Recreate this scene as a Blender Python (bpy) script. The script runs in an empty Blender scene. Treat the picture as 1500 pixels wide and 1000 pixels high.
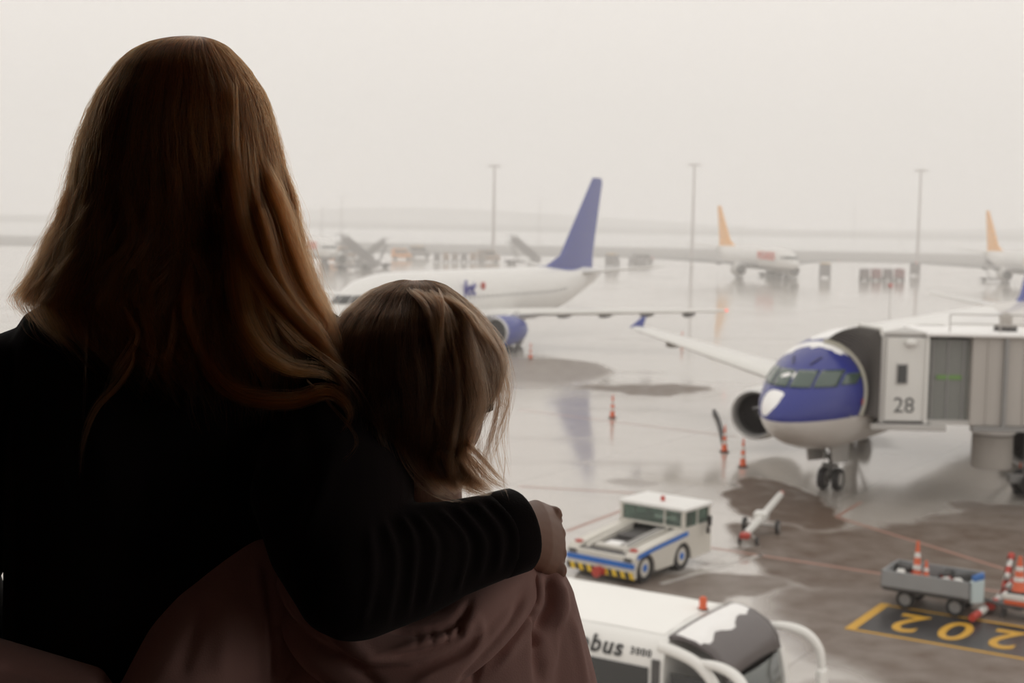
import bpy, bmesh, math, random
import numpy as np
from mathutils import Vector, Matrix, noise as mnoise

random.seed(7); np.random.seed(7)
C = bpy.context.scene
COL = C.collection
PI = math.pi

# ------------------------------------------------------------------ camera
F = 2083.0            # focal length in pixels of the 1500 x 1000 frame (50 mm)
CAM_Z = 8.8
TH = math.atan(175.0 / F)
cam_d = bpy.data.cameras.new('camera')
cam = bpy.data.objects.new('camera', cam_d); COL.objects.link(cam)
cam_d.sensor_width = 36.0; cam_d.lens = F * 36.0 / 1500.0
cam.location = (0, 0, CAM_Z)
ROLL = math.radians(1.1)
cam.rotation_euler = (Matrix.Rotation(PI / 2 - TH, 3, 'X') @ Matrix.Rotation(ROLL, 3, 'Z')).to_euler()
cam_d.clip_start = 0.05; cam_d.clip_end = 6000
cam_d.dof.use_dof = True; cam_d.dof.focus_distance = 1.50; cam_d.dof.aperture_fstop = 10.0
C.camera = cam

# ------------------------------------------------------------------ sky and view
world = bpy.data.worlds.new('overcast'); C.world = world; world.use_nodes = True
wn, wl = world.node_tree.nodes, world.node_tree.links
bg = wn['Background']
tc = wn.new('ShaderNodeTexCoord'); sp = wn.new('ShaderNodeSeparateXYZ'); cr = wn.new('ShaderNodeValToRGB')
wl.new(tc.outputs['Generated'], sp.inputs[0]); wl.new(sp.outputs['Z'], cr.inputs[0]); wl.new(cr.outputs[0], bg.inputs[0])
cr.color_ramp.elements[0].position = 0.0; cr.color_ramp.elements[0].color = (0.875, 0.805, 0.760, 1)
cr.color_ramp.elements[1].position = 0.30; cr.color_ramp.elements[1].color = (0.810, 0.775, 0.735, 1)
bg.inputs[1].default_value = 1.36
C.view_settings.view_transform = 'Standard'; C.view_settings.look = 'None'
C.view_settings.exposure = 0.0; C.view_settings.gamma = 1.0
C.view_settings.use_curve_mapping = False
C.cycles.max_bounces = 10; C.cycles.diffuse_bounces = 3; C.cycles.glossy_bounces = 4
C.cycles.transmission_bounces = 6; C.cycles.transparent_max_bounces = 12; C.cycles.volume_bounces = 5
C.cycles.use_denoising = True
C.cycles.caustics_reflective = False; C.cycles.caustics_refractive = False

# ------------------------------------------------------------------ helpers
CT, ST = math.cos(TH), math.sin(TH); CR_, SR_ = math.cos(ROLL), math.sin(ROLL)
def ray(px, py):
    x, y = px - 750.0, py - 500.0; x, y = x * CR_ + y * SR_, -(-x * SR_ + y * CR_)
    return Vector((x, F * CT + y * ST, y * CT - F * ST))
def at(px, py, Y):                # the point at distance Y in front of the window side whose picture position is (px,py)
    r = ray(px, py); k = Y / r.y
    return Vector((r.x * k, Y, CAM_Z + r.z * k))
def gr(px, py, z=0.0):            # the point at height z
    r = ray(px, py); k = (z - CAM_Z) / r.z
    return Vector((r.x * k, r.y * k, z))
def proj(P):                      # numpy (n,3) -> pixel positions
    P = np.asarray(P, float); d = P - np.array([0, 0, CAM_Z])
    zc = d[:, 1] * CT - d[:, 2] * ST; yc = d[:, 1] * ST + d[:, 2] * CT
    x, y = F * d[:, 0] / zc, -F * yc / zc
    return np.stack([750 + x * CR_ - y * SR_, 500 + x * SR_ + y * CR_], 1)

def lin(c):
    return tuple((v / 255 / 12.92 if v / 255 <= 0.04045 else ((v / 255 + 0.055) / 1.055) ** 2.4) for v in c) + (1,)
MATS = {}
def mat(name, col, rough=0.5, metal=0.0, spec=0.5, noise=None, bump=None, coat=0.0, emit=None, trans=0.0, sheen=0.0):
    if name in MATS: return MATS[name]
    m = bpy.data.materials.new(name); m.use_nodes = True
    N, L = m.node_tree.nodes, m.node_tree.links
    b = N['Principled BSDF']
    c = tuple(col) + (1,) if len(col) == 3 else col
    b.inputs['Base Color'].default_value = c
    b.inputs['Roughness'].default_value = rough; b.inputs['Metallic'].default_value = metal
    b.inputs['Specular IOR Level'].default_value = spec
    b.inputs['Coat Weight'].default_value = coat
    b.inputs['Transmission Weight'].default_value = trans
    b.inputs['Sheen Weight'].default_value = sheen
    if emit: b.inputs['Emission Color'].default_value = emit[0]; b.inputs['Emission Strength'].default_value = emit[1]
    t = N.new('ShaderNodeTexCoord')
    if noise:                                   # (scale, amount): slight dirt / tone variation
        n = N.new('ShaderNodeTexNoise'); n.inputs['Scale'].default_value = noise[0]; n.inputs['Detail'].default_value = 5
        L.new(t.outputs['Object'], n.inputs['Vector'])
        mx = N.new('ShaderNodeMix'); mx.data_type = 'RGBA'
        mx.inputs['A'].default_value = c; k = 1 - noise[1]
        mx.inputs['B'].default_value = (c[0] * k, c[1] * k, c[2] * k, 1)
        L.new(n.outputs['Fac'], mx.inputs['Factor']); L.new(mx.outputs['Result'], b.inputs['Base Color'])
    if bump:
        n = N.new('ShaderNodeTexNoise'); n.inputs['Scale'].default_value = bump[0]; n.inputs['Detail'].default_value = 4
        L.new(t.outputs['Object'], n.inputs['Vector'])
        u = N.new('ShaderNodeBump'); u.inputs['Strength'].default_value = bump[1]; u.inputs['Distance'].default_value = bump[2]
        L.new(n.outputs['Fac'], u.inputs['Height']); L.new(u.outputs[0], b.inputs['Normal'])
    MATS[name] = m
    return m

def tag(o, label=None, cat=None, group=None, kind=None):
    if label: o['label'] = label
    if cat: o['category'] = cat
    if group: o['group'] = group
    if kind: o['kind'] = kind
    return o
def empty(name, loc=(0, 0, 0), rz=0.0, label=None, cat=None, group=None):
    o = bpy.data.objects.new(name, None); COL.objects.link(o)
    o.location = loc; o.rotation_euler = (0, 0, rz); o.empty_display_size = 0.2
    return tag(o, label, cat, group)
def copy_tree(o, parent=None):
    c = o.copy(); COL.objects.link(c)
    if parent is not None: c.parent = parent
    for ch in list(o.children): copy_tree(ch, c)
    return c

class MB:
    def __init__(s): s.v = []; s.f = []; s.m = []; s.cur = 0
    def add(s, vs, fs):
        o = len(s.v); s.v += [tuple(p) for p in vs]
        s.f += [tuple(i + o for i in f) for f in fs]; s.m += [s.cur] * len(fs)
        return s
    def box(s, c, d, rz=0.0, ry=0.0, taper=1.0):
        M = Matrix.Rotation(rz, 3, 'Z') @ Matrix.Rotation(ry, 3, 'Y'); vs = []
        for z in (-.5, .5):
            k = taper if z > 0 else 1
            for x, y in ((-.5, -.5), (.5, -.5), (.5, .5), (-.5, .5)):
                vs.append(Vector(c) + M @ Vector((x * d[0] * k, y * d[1] * k, z * d[2])))
        return s.add(vs, [(3, 2, 1, 0), (4, 5, 6, 7), (0, 1, 5, 4), (1, 2, 6, 5), (2, 3, 7, 6), (3, 0, 4, 7)])
    def loft(s, rings, cap=True, close=False):
        n = len(rings[0]); vs = [p for r in rings for p in r]; fs = []
        R = len(rings)
        for i in range(R - (0 if close else 1)):
            for j in range(n):
                a, b = i * n + j, i * n + (j + 1) % n; i2 = (i + 1) % R
                fs.append((a, b, i2 * n + (j + 1) % n, i2 * n + j))
        if cap and not close:
            fs.append(tuple(range(n - 1, -1, -1))); fs.append(tuple((R - 1) * n + j for j in range(n)))
        return s.add(vs, fs)
    def tube(s, pts, r, n=12, cap=True, flat=None, up=None):
        pts = [Vector(p) for p in pts]; K = len(pts)
        if not hasattr(r, '__len__'): r = [r] * K
        if K > 1:
            d0 = (pts[1] - pts[0]).normalized()
            ref = Vector(up) if up else (Vector((0, 0, 1)) if abs(d0.z) < .9 else Vector((0, 1, 0)))
        rings = []
        for i in range(K):
            d = (pts[min(i + 1, K - 1)] - pts[max(i - 1, 0)]).normalized()
            a = d.cross(ref); a.normalize(); b = a.cross(d); ref = b
            rr = r[i]; ra, rb = (rr if not hasattr(rr, '__len__') else rr) if hasattr(rr, '__len__') else (rr, rr)
            rings.append([pts[i] + a * (ra * math.cos(2 * PI * j / n)) + b * (rb * math.sin(2 * PI * j / n)) for j in range(n)])
        return s.loft(rings, cap)
    def capsule(s, pts, r, n=14, up=None):     # tube with rounded ends
        pts = [Vector(p) for p in pts]
        if not hasattr(r, '__len__'): r = [r] * len(pts)
        r = [x if hasattr(x, '__len__') else (x, x) for x in r]
        P, R = [], []
        d = (pts[1] - pts[0]).normalized(); rm = min(r[0])
        for a in (80, 55, 28): P.append(pts[0] - d * rm * math.sin(math.radians(a))); R.append(tuple(x * math.cos(math.radians(a)) for x in r[0]))
        P += pts; R += r
        d = (pts[-1] - pts[-2]).normalized(); rm = min(r[-1])
        for a in (28, 55, 80): P.append(pts[-1] + d * rm * math.sin(math.radians(a))); R.append(tuple(x * math.cos(math.radians(a)) for x in r[-1]))
        return s.tube(P, R, n, True, up=up)
    def ell(s, c, r, rot=None, n=20, m=12):
        c = Vector(c); M = rot if rot is not None else Matrix.Identity(3); vs = []; fs = []
        for i in range(m + 1):
            t = PI * i / m
            for j in range(n):
                p = 2 * PI * j / n
                vs.append(c + M @ Vector((r[0] * math.sin(t) * math.cos(p), r[1] * math.sin(t) * math.sin(p), r[2] * math.cos(t))))
        for i in range(m):
            for j in range(n):
                a, b = i * n + j, i * n + (j + 1) % n
                fs.append((a, a + n, b + n, b))
        return s.add(vs, fs)
    def lathe(s, prof, axis='Z', n=32, c=(0, 0, 0), cap=False):   # prof: (radius, along)
        rings = []
        for r, h in prof:
            ring = []
            for j in range(n):
                a = 2 * PI * j / n; x, y = r * math.cos(a), r * math.sin(a)
                p = (x, y, h) if axis == 'Z' else ((h, x, y) if axis == 'X' else (y, h, x))
                ring.append(Vector(p) + Vector(c))
            rings.append(ring)
        return s.loft(rings, cap)
    def prism(s, poly, z0, z1, M=None):       # poly (x,y) extruded along z, optional 4x4 transform
        n = len(poly); vs = [Vector((x, y, z)) for z in (z0, z1) for x, y in poly]
        if M: vs = [M @ v for v in vs]
        fs = [tuple(range(n - 1, -1, -1)), tuple(range(n, 2 * n))] + [(j, (j + 1) % n, n + (j + 1) % n, n + j) for j in range(n)]
        return s.add(vs, fs)
    def build(s, name, mats, parent=None, smooth=True, bevel=0.0, seg=2, solid=0.0, angle=40, loc=None, subd=0):
        me = bpy.data.meshes.new(name); me.from_pydata(s.v, [], s.f)
        if not isinstance(mats, (list, tuple)): mats = [mats]
        for m in mats: me.materials.append(m)
        if len(mats) > 1: me.polygons.foreach_set('material_index', s.m)
        bm = bmesh.new(); bm.from_mesh(me)
        bmesh.ops.remove_doubles(bm, verts=bm.verts, dist=1e-6)
        bmesh.ops.recalc_face_normals(bm, faces=bm.faces)
        if smooth:
            for f in bm.faces: f.smooth = True
            ca = math.cos(math.radians(angle))
            for e in bm.edges:
                if len(e.link_faces) == 2 and e.link_faces[0].normal.dot(e.link_faces[1].normal) < ca: e.smooth = False
        bm.to_mesh(me); bm.free()
        o = bpy.data.objects.new(name, me); COL.objects.link(o)
        if parent is not None: o.parent = parent
        if loc is not None: o.location = loc
        if bevel: b = o.modifiers.new('b', 'BEVEL'); b.width = bevel; b.segments = seg; b.limit_method = 'ANGLE'; b.angle_limit = math.radians(35); b.harden_normals = False
        if solid: b = o.modifiers.new('s', 'SOLIDIFY'); b.thickness = solid; b.offset = 0
        if subd: b = o.modifiers.new('u', 'SUBSURF'); b.levels = subd; b.render_levels = subd
        return o

def mesh_obj(name, v, f, m, parent=None, smooth=True):
    me = bpy.data.meshes.new(name); me.from_pydata([tuple(p) for p in v], [], f)
    for x in (m if isinstance(m, (list, tuple)) else [m]): me.materials.append(x)
    if smooth: me.polygons.foreach_set('use_smooth', [True] * len(me.polygons))
    o = bpy.data.objects.new(name, me); COL.objects.link(o)
    if parent is not None: o.parent = parent
    return o

def remesh(mb, voxel, smooth=6, fac=0.5):          # fuse overlapping pieces into one continuous skin
    me = bpy.data.meshes.new('tmp'); me.from_pydata(mb.v, [], mb.f)
    bm = bmesh.new(); bm.from_mesh(me); bmesh.ops.recalc_face_normals(bm, faces=bm.faces); bm.to_mesh(me); bm.free()
    o = bpy.data.objects.new('tmp', me); COL.objects.link(o)
    r = o.modifiers.new('r', 'REMESH'); r.mode = 'VOXEL'; r.voxel_size = voxel
    if smooth: s = o.modifiers.new('s', 'SMOOTH'); s.factor = fac; s.iterations = smooth
    dg = bpy.context.evaluated_depsgraph_get(); dg.update()
    e = o.evaluated_get(dg); m2 = e.to_mesh()
    n = len(m2.vertices); V = np.empty(n * 3); m2.vertices.foreach_get('co', V); V = V.reshape(-1, 3)
    Fc = [tuple(p.vertices) for p in m2.polygons]
    nr = np.empty(n * 3); m2.vertices.foreach_get('normal', nr); nr = nr.reshape(-1, 3)
    e.to_mesh_clear(); bpy.data.objects.remove(o); bpy.data.meshes.remove(me)
    return V, Fc, nr

def seg_dist(P, line):                             # distance of 2-D points to a polyline, and the share along it
    best = np.full(len(P), 1e9); along = np.zeros(len(P)); n = len(line) - 1
    for i in range(n):
        a, b = np.array(line[i], float), np.array(line[i + 1], float); d = b - a; L2 = max(d @ d, 1e-9)
        t = np.clip(((P - a) @ d) / L2, 0, 1); q = a + t[:, None] * d
        ds = np.hypot(*(P - q).T); k = ds < best
        best[k] = ds[k]; along[k] = ((i + t) / n)[k]
    return best, along
def spline(pts, n):
    pts = np.array(pts, float); K = len(pts)
    ext = np.vstack([2 * pts[0] - pts[1], pts, 2 * pts[-1] - pts[-2]])
    t = np.linspace(0, K - 1 - 1e-9, n); i = t.astype(int); u = (t - i)[:, None]
    p0, p1, p2, p3 = ext[i], ext[i + 1], ext[i + 2], ext[i + 3]
    return .5 * ((2 * p1) + (-p0 + p2) * u + (2 * p0 - 5 * p1 + 4 * p2 - p3) * u ** 2 + (-p0 + 3 * p1 - 3 * p2 + p3) * u ** 3)
def folds(V, N, lst):      # press creases and ridges of cloth into a surface; each: (line, width px, height mm)
    P = proj(V); face = np.clip(-N[:, 1] * 2.0, 0, 1); D = np.zeros(len(V))
    for line, w, amp in lst:
        ln = spline(line, 24) if len(line) > 2 else line
        d, t = seg_dist(P, ln)
        D += amp * .001 * np.exp(-(d / w) ** 2) * np.clip(np.minimum(t, 1 - t) * 6 + .15, 0, 1) * face
    return V + N * D[:, None]

def text_mesh(name, txt, size, m, parent, M, depth=0.01, shear=0.0, bold=0.0, space=1.0):
    cu = bpy.data.curves.new(name, 'FONT'); cu.body = txt; cu.size = size; cu.extrude = depth
    cu.align_x = 'CENTER'; cu.align_y = 'CENTER'; cu.shear = shear; cu.offset = bold; cu.space_character = space
    o = bpy.data.objects.new(name, cu); COL.objects.link(o)
    dg = bpy.context.evaluated_depsgraph_get(); dg.update()
    me = bpy.data.meshes.new_from_object(o.evaluated_get(dg)); bpy.data.objects.remove(o); bpy.data.curves.remove(cu)
    me.transform(M); me.materials.clear(); me.materials.append(m); me.name = name
    o = bpy.data.objects.new(name, me); COL.objects.link(o)
    if parent is not None: o.parent = parent
    return o

# ------------------------------------------------------------------ materials
SNOW = mat('snow', (.90, .89, .88), .8, noise=(3, .06), bump=(6, .3, .02))
WHITE = mat('white_paint', (.74, .73, .70), .28, noise=(.6, .10))
CREAM = mat('cream_paint', (.66, .63, .57), .4, noise=(1.5, .14))
BLUE = mat('blue_paint', (.045, .065, .30), .25)
ORANGE = mat('orange_tail_paint', (.92, .40, .02), .4)
GREY = mat('grey_metal', (.30, .295, .29), .45, .3, noise=(2, .2))
LGREY = mat('light_grey_panel', (.50, .485, .465), .5, noise=(1.2, .10))
DARK = mat('dark_rubber', (.025, .023, .023), .6)
DGREY = mat('dark_grey_metal', (.09, .085, .085), .5, noise=(4, .2))
RED = mat('red_paint', (.44, .05, .035), .5)
CONE = mat('cone_orange', (.64, .12, .045), .5)
GLASS_D = mat('dark_vehicle_glass', (.02, .022, .022), .08, spec=.8)
GREEN_REFL = mat('green_reflection_glass', (.045, .075, .06), .10, spec=.8)  # green in the colour stands for greenish reflections on the cockpit panes
CHROME = mat('polished_metal', (.6, .6, .6), .2, 1.0)
YEL = mat('yellow_road_paint', (.62, .34, .03), .6, noise=(6, .2))
BLACKP = mat('black_road_paint', (.035, .033, .035), .30, noise=(2.5, .35))
STRIPE_B = mat('blue_stripe', (.02, .14, .50), .4)
BLACKL = mat('black_lettering', (.03, .03, .03), .5)
# ------------------------------------------------------------------ setting: the apron outside
def ground_material():
    m = bpy.data.materials.new('wet_concrete'); m.use_nodes = True
    N, L = m.node_tree.nodes, m.node_tree.links; b = N['Principled BSDF']
    geo = N.new('ShaderNodeNewGeometry')
    def math_(op, a, c=None, clamp=False):
        n = N.new('ShaderNodeMath'); n.operation = op; n.use_clamp = clamp
        for i, x in enumerate((a, c)):
            if x is None: continue
            if isinstance(x, (int, float)): n.inputs[i].default_value = x
            else: L.new(x, n.inputs[i])
        return n.outputs[0]
    nz = N.new('ShaderNodeTexNoise'); nz.inputs['Scale'].default_value = .35; nz.inputs['Detail'].default_value = 4
    L.new(geo.outputs['Position'], nz.inputs['Vector'])
    sub = N.new('ShaderNodeVectorMath'); sub.operation = 'SUBTRACT'; sub.inputs[1].default_value = (.5, .5, .5); L.new(nz.outputs['Color'], sub.inputs[0])
    scl = N.new('ShaderNodeVectorMath'); scl.operation = 'MULTIPLY'; scl.inputs[1].default_value = (2.2, 6.5, 0); L.new(sub.outputs[0], scl.inputs[0])
    pos = N.new('ShaderNodeVectorMath'); pos.operation = 'ADD'; L.new(geo.outputs['Position'], pos.inputs[0]); L.new(scl.outputs[0], pos.inputs[1])
    # patches where the surface has drained (centre x, y, half-width, half-depth, strength)
    patches = [(8.6, 45.5, 1.6, 4.6, 1.0), (8.3, 37.5, 2.1, 4.0, .9), (12.5, 38.5, 4.8, 4.6, .9), (15.5, 42.5, 3.0, 3.5, .8),
               (11.5, 30.5, 5.6, 6.0, .85), (2.0, 85, 4.2, 8.0, .7), (7.0, 76, 4.0, 2.6, .85), (-1.5, 79, 5, 4.5, .5), (5.0, 34.2, 2.4, 1.9, .8),
               (4.2, 48.8, .8, 1.4, .5), (13.6, 59, 2.5, 2.2, .35), (7.5, 24, 4.5, 3.2, .35), (17.5, 39, 3.0, 2.0, .9)]
    acc = None
    for cx, cy, rx, ry, k in patches:
        s1 = N.new('ShaderNodeVectorMath'); s1.operation = 'SUBTRACT'; s1.inputs[1].default_value = (cx, cy, 0); L.new(pos.outputs[0], s1.inputs[0])
        s2 = N.new('ShaderNodeVectorMath'); s2.operation = 'MULTIPLY'; s2.inputs[1].default_value = (1 / rx, 1 / ry, 0); L.new(s1.outputs[0], s2.inputs[0])
        s3 = N.new('ShaderNodeVectorMath'); s3.operation = 'LENGTH'; L.new(s2.outputs[0], s3.inputs[0])
        mr = N.new('ShaderNodeMapRange'); mr.interpolation_type = 'SMOOTHSTEP'
        for i, v in ((1, 1.08), (2, .84), (3, 0), (4, k)): mr.inputs[i].default_value = v
        L.new(s3.outputs['Value'], mr.inputs[0])
        acc = mr.outputs[0] if acc is None else math_('MAXIMUM', acc, mr.outputs[0])
    # wind ripples and thin film variations, stretched across
    mp = N.new('ShaderNodeMapping'); mp.inputs['Scale'].default_value = (.10, .30, 1); L.new(geo.outputs['Position'], mp.inputs[0])
    n2 = N.new('ShaderNodeTexNoise'); n2.inputs['Scale'].default_value = 1.0; n2.inputs['Detail'].default_value = 6; L.new(mp.outputs[0], n2.inputs['Vector'])
    r2 = N.new('ShaderNodeMapRange'); L.new(n2.outputs['Fac'], r2.inputs[0])
    for i, v in ((1, .55), (2, .75), (3, 0), (4, .35)): r2.inputs[i].default_value = v
    dry = math_('MAXIMUM', acc, r2.outputs[0])
    n3 = N.new('ShaderNodeTexNoise'); n3.inputs['Scale'].default_value = 1.3; n3.inputs['Detail'].default_value = 8; L.new(geo.outputs['Position'], n3.inputs['Vector'])
    mo = math_('MULTIPLY', math_('SUBTRACT', n3.outputs['Fac'], .5), .5)
    dry = math_('ADD', dry, math_('MULTIPLY', mo, dry), True)
    # concrete slabs
    br = N.new('ShaderNodeTexBrick'); br.offset = 0; br.inputs['Scale'].default_value = 1.0
    br.inputs['Brick Width'].default_value = 5.0; br.inputs['Row Height'].default_value = 5.0; br.inputs['Mortar Size'].default_value = .02
    br.inputs['Color1'].default_value = (.44, .405, .37, 1); br.inputs['Color2'].default_value = (.47, .435, .40, 1); br.inputs['Mortar'].default_value = (.26, .23, .21, 1)
    mr_ = N.new('ShaderNodeMapping'); mr_.inputs['Rotation'].default_value = (0, 0, math.radians(32)); L.new(geo.outputs['Position'], mr_.inputs[0]); L.new(mr_.outputs[0], br.inputs['Vector'])
    mix = N.new('ShaderNodeMix'); mix.data_type = 'RGBA'; L.new(br.outputs['Color'], mix.inputs['A']); mix.inputs['B'].default_value = (.118, .082, .062, 1)
    L.new(dry, mix.inputs['Factor']); L.new(mix.outputs['Result'], b.inputs['Base Color'])
    L.new(math_('ADD', math_('MULTIPLY', dry, .46), .09), b.inputs['Roughness'])
    L.new(math_('SUBTRACT', 1.0, math_('MULTIPLY', dry, .92)), b.inputs['Specular IOR Level'])
    bp = N.new('ShaderNodeBump'); bp.inputs['Strength'].default_value = .11; bp.inputs['Distance'].default_value = .02
    mp4 = N.new('ShaderNodeMapping'); mp4.inputs['Scale'].default_value = (.8, .5, 1); L.new(geo.outputs['Position'], mp4.inputs[0])
    n4 = N.new('ShaderNodeTexNoise'); n4.inputs['Scale'].default_value = 1.2; n4.inputs['Detail'].default_value = 3; L.new(mp4.outputs[0], n4.inputs['Vector'])
    L.new(n4.outputs['Fac'], bp.inputs['Height']); L.new(bp.outputs[0], b.inputs['Normal'])
    return m
g = MB(); g.add([(-700, -30, 0), (700, -30, 0), (700, 560, 0), (-700, 560, 0)], [(0, 1, 2, 3)])
tag(g.build('apron_ground', ground_material(), smooth=False), 'wet concrete airport apron with drained dark patches', kind='structure')
# snow field beyond the apron, with a ploughed bank in front
rows = []
for j, (Y, z) in enumerate([(540, 0), (544, .6), (550, 1.6), (562, 1.4), (590, .7), (640, .9), (800, 2.0), (1400, 3.0)]):
    rows.append([(x, Y + 3 * math.sin(x * .03 + j), z * (1 + .25 * mnoise.noise(Vector((x * .02, j, 0))))) for x in range(-700, 701, 20)])
n = len(rows[0]); fs = [(j * n + i, j * n + i + 1, (j + 1) * n + i + 1, (j + 1) * n + i) for j in range(len(rows) - 1) for i in range(n - 1)]
tag(mesh_obj('snow_field', [p for r in rows for p in r], fs, SNOW), 'snow covered field beyond the apron', kind='structure')
# taxiway strip seen as a grey band in the snow, and low far hills
tx = mat('taxiway_asphalt', (.17, .16, .15), .7)
t = MB(); t.box((0, 458, .01), (1400, 170, .06)); tag(t.build('taxiway', tx, smooth=False), 'grey taxiway strip at the edge of the apron', kind='structure')
t = MB(); t.box((0, 905, 4.6), (1800, 6, 4.2)); tag(t.build('far_treeline', tx, smooth=False), 'thin dark band of the far treeline', kind='structure')  # plain box standing for a distant treeline
HILL = mat('hill_brush', (.62, .60, .58), .9, noise=(.02, .4))
rows = []
for j in range(7):
    rows.append([(x, 1150 + j * 25, 2 + (1 - ((j - 4) / 4) ** 2 if j < 6 else .2) * (7 + 8 * mnoise.noise(Vector((x * .004, j * .1, 3))) + (11 * math.exp(-((x + 110) / 130) ** 2)))) for x in range(-900, 901, 20)])
n = len(rows[0]); fs = [(j * n + i, j * n + i + 1, (j + 1) * n + i + 1, (j + 1) * n + i) for j in range(len(rows) - 1) for i in range(n - 1)]
tag(mesh_obj('far_hills', [p for r in rows for p in r], fs, HILL), 'low hills almost lost in snowy haze', kind='structure')
# haze: a real scattering volume over the apron
hz = MB(); hz.box((0, 485, 40), (2000, 860, 84))
hm = bpy.data.materials.new('snowy_haze'); hm.use_nodes = True; hn, hl = hm.node_tree.nodes, hm.node_tree.links
hn.remove(hn['Principled BSDF']); vs_ = hn.new('ShaderNodeVolumeScatter'); vs_.inputs['Color'].default_value = (.99, .975, .96, 1); vs_.inputs['Density'].default_value = .0027
vs_.inputs['Anisotropy'].default_value = 0.2
hl.new(vs_.outputs[0], hn['Material Output'].inputs['Volume'])
ho = tag(hz.build('haze', hm, smooth=False), 'pale snowy haze hanging over the airfield', kind='stuff')

# ------------------------------------------------------------------ setting: the dark room
FLOOR = 7.33; WY = 2.30
RM = mat('dark_wall_paint', (.36, .28, .25), .8)
FM = mat('dark_floor_tile', (.14, .10, .085), .4, noise=(2, .2))
FR = mat('dark_window_frame', (.02, .018, .018), .45)
def slab(name, c, d, m, label):
    b = MB(); b.box(c, d); return tag(b.build(name, m, smooth=False), label, kind='structure')
slab('floor', (-.9, -2.0, FLOOR - .15), (10.2, 9.0, .3), FM, 'dark tiled floor of the departure hall')
slab('ceiling', (-.9, -2.0, 11.15), (10.2, 9.0, .3), RM, 'dark ceiling of the departure hall')
slab('wall_left', (-6.1, -2.0, 9.15), (.2, 9.0, 4.3), RM, 'dark left wall of the hall')
wr = MB(); wr.box((4.3, -3.95, 9.15), (.2, 5.1, 4.3)); wr.box((4.3, .45, 10.85), (.2, 3.7, .9)); wr.box((4.3, .45, 7.36), (.2, 3.7, .46)); wr.box((4.3, 2.4, 9.15), (.2, .2, 4.3))
tag(wr.build('wall_right', RM, smooth=False), 'right wall of the hall around the added side window', kind='structure')
slab('wall_back', (-.9, -6.6, 9.15), (10.6, .2, 4.3), RM, 'dark back wall of the hall')
wf = MB()
wf.box((-4.6, WY + .1, 9.15), (2.8, .2, 4.3)); wf.box((3.635, WY + .1, 9.15), (1.13, .2, 4.3)); wf.box((-.9, WY + .1, 10.85), (10.2, .2, .9)); wf.box((-.9, WY + .1, 7.36), (10.2, .2, .46))
tag(wf.build('wall_front', RM, smooth=False), 'dark wall around the tall windows', kind='structure')
gm = bpy.data.materials.new('window_glass'); gm.use_nodes = True; N, L = gm.node_tree.nodes, gm.node_tree.links
N.remove(N['Principled BSDF'])
tr = N.new('ShaderNodeBsdfTransparent'); tr.inputs[0].default_value = (.985, .985, .98, 1)
gl = N.new('ShaderNodeBsdfGlossy'); gl.inputs['Roughness'].default_value = .01; fr = N.new('ShaderNodeFresnel'); fr.inputs[0].default_value = 1.25
tl = N.new('ShaderNodeBsdfTranslucent'); tl.inputs[0].default_value = (.9, .86, .82, 1)
m1 = N.new('ShaderNodeMixShader'); m2 = N.new('ShaderNodeMixShader')
tcg = N.new('ShaderNodeTexCoord'); ng = N.new('ShaderNodeTexNoise'); ng.inputs['Scale'].default_value = 2.2; ng.inputs['Detail'].default_value = 8
mg = N.new('ShaderNodeMapRange'); L.new(tcg.outputs['Object'], ng.inputs['Vector']); L.new(ng.outputs['Fac'], mg.inputs[0])
for i, v in ((1, .3), (2, .8), (3, .008), (4, .016)): mg.inputs[i].default_value = v     # thin dust film, put in to veil the view with scattered daylight
L.new(mg.outputs[0], m1.inputs[0]); L.new(tr.outputs[0], m1.inputs[1]); L.new(tl.outputs[0], m1.inputs[2])
L.new(fr.outputs[0], m2.inputs[0]); L.new(m1.outputs[0], m2.inputs[1]); L.new(gl.outputs[0], m2.inputs[2]); L.new(m2.outputs[0], N['Material Output'].inputs['Surface'])
xs = [-3.17, -.99, .97, 3.07]
for k in range(3):
    x0, x1 = xs[k], xs[k + 1]; cx = (x0 + x1) / 2; w = x1 - x0
    f = MB()
    for x in (x0 + .03, x1 - .03): f.box((x, WY + .05, 8.99), (.06, .12, 2.82))
    f.box((cx, WY + .05, 10.37), (w - .121, .118, .06)); f.box((cx, WY + .05, 7.62), (w - .121, .118, .06))
    fo = tag(f.build('window_%d' % (k + 1), FR, smooth=False, bevel=.004), ['left window pane of the dark hall', 'window the two people look through', 'right window pane of the dark hall'][k], kind='structure')
    p = MB(); p.add([(x0 + .06, WY + .05, 7.65), (x1 - .06, WY + .05, 7.65), (x1 - .06, WY + .05, 10.34), (x0 + .06, WY + .05, 10.34)], [(0, 1, 2, 3)])
    p.build('pane', gm, fo, smooth=False, solid=.008)

# side window added out of view so daylight grazes the two people's right sides
f = MB()
for y in (-1.37, .45, 2.27): f.box((4.25, y, 8.99), (.12, .06, 2.82))
f.box((4.25, .45, 10.37), (.118, 3.64, .06)); f.box((4.25, .45, 7.62), (.118, 3.64, .06))
fo = tag(f.build('window_4', FR, smooth=False, bevel=.004), 'added side window out of view, lighting the two people', kind='structure')
p = MB(); p.box((4.25, .45, 8.995), (.008, 3.58, 2.69)); p.build('pane', gm, fo, smooth=False)
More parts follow.
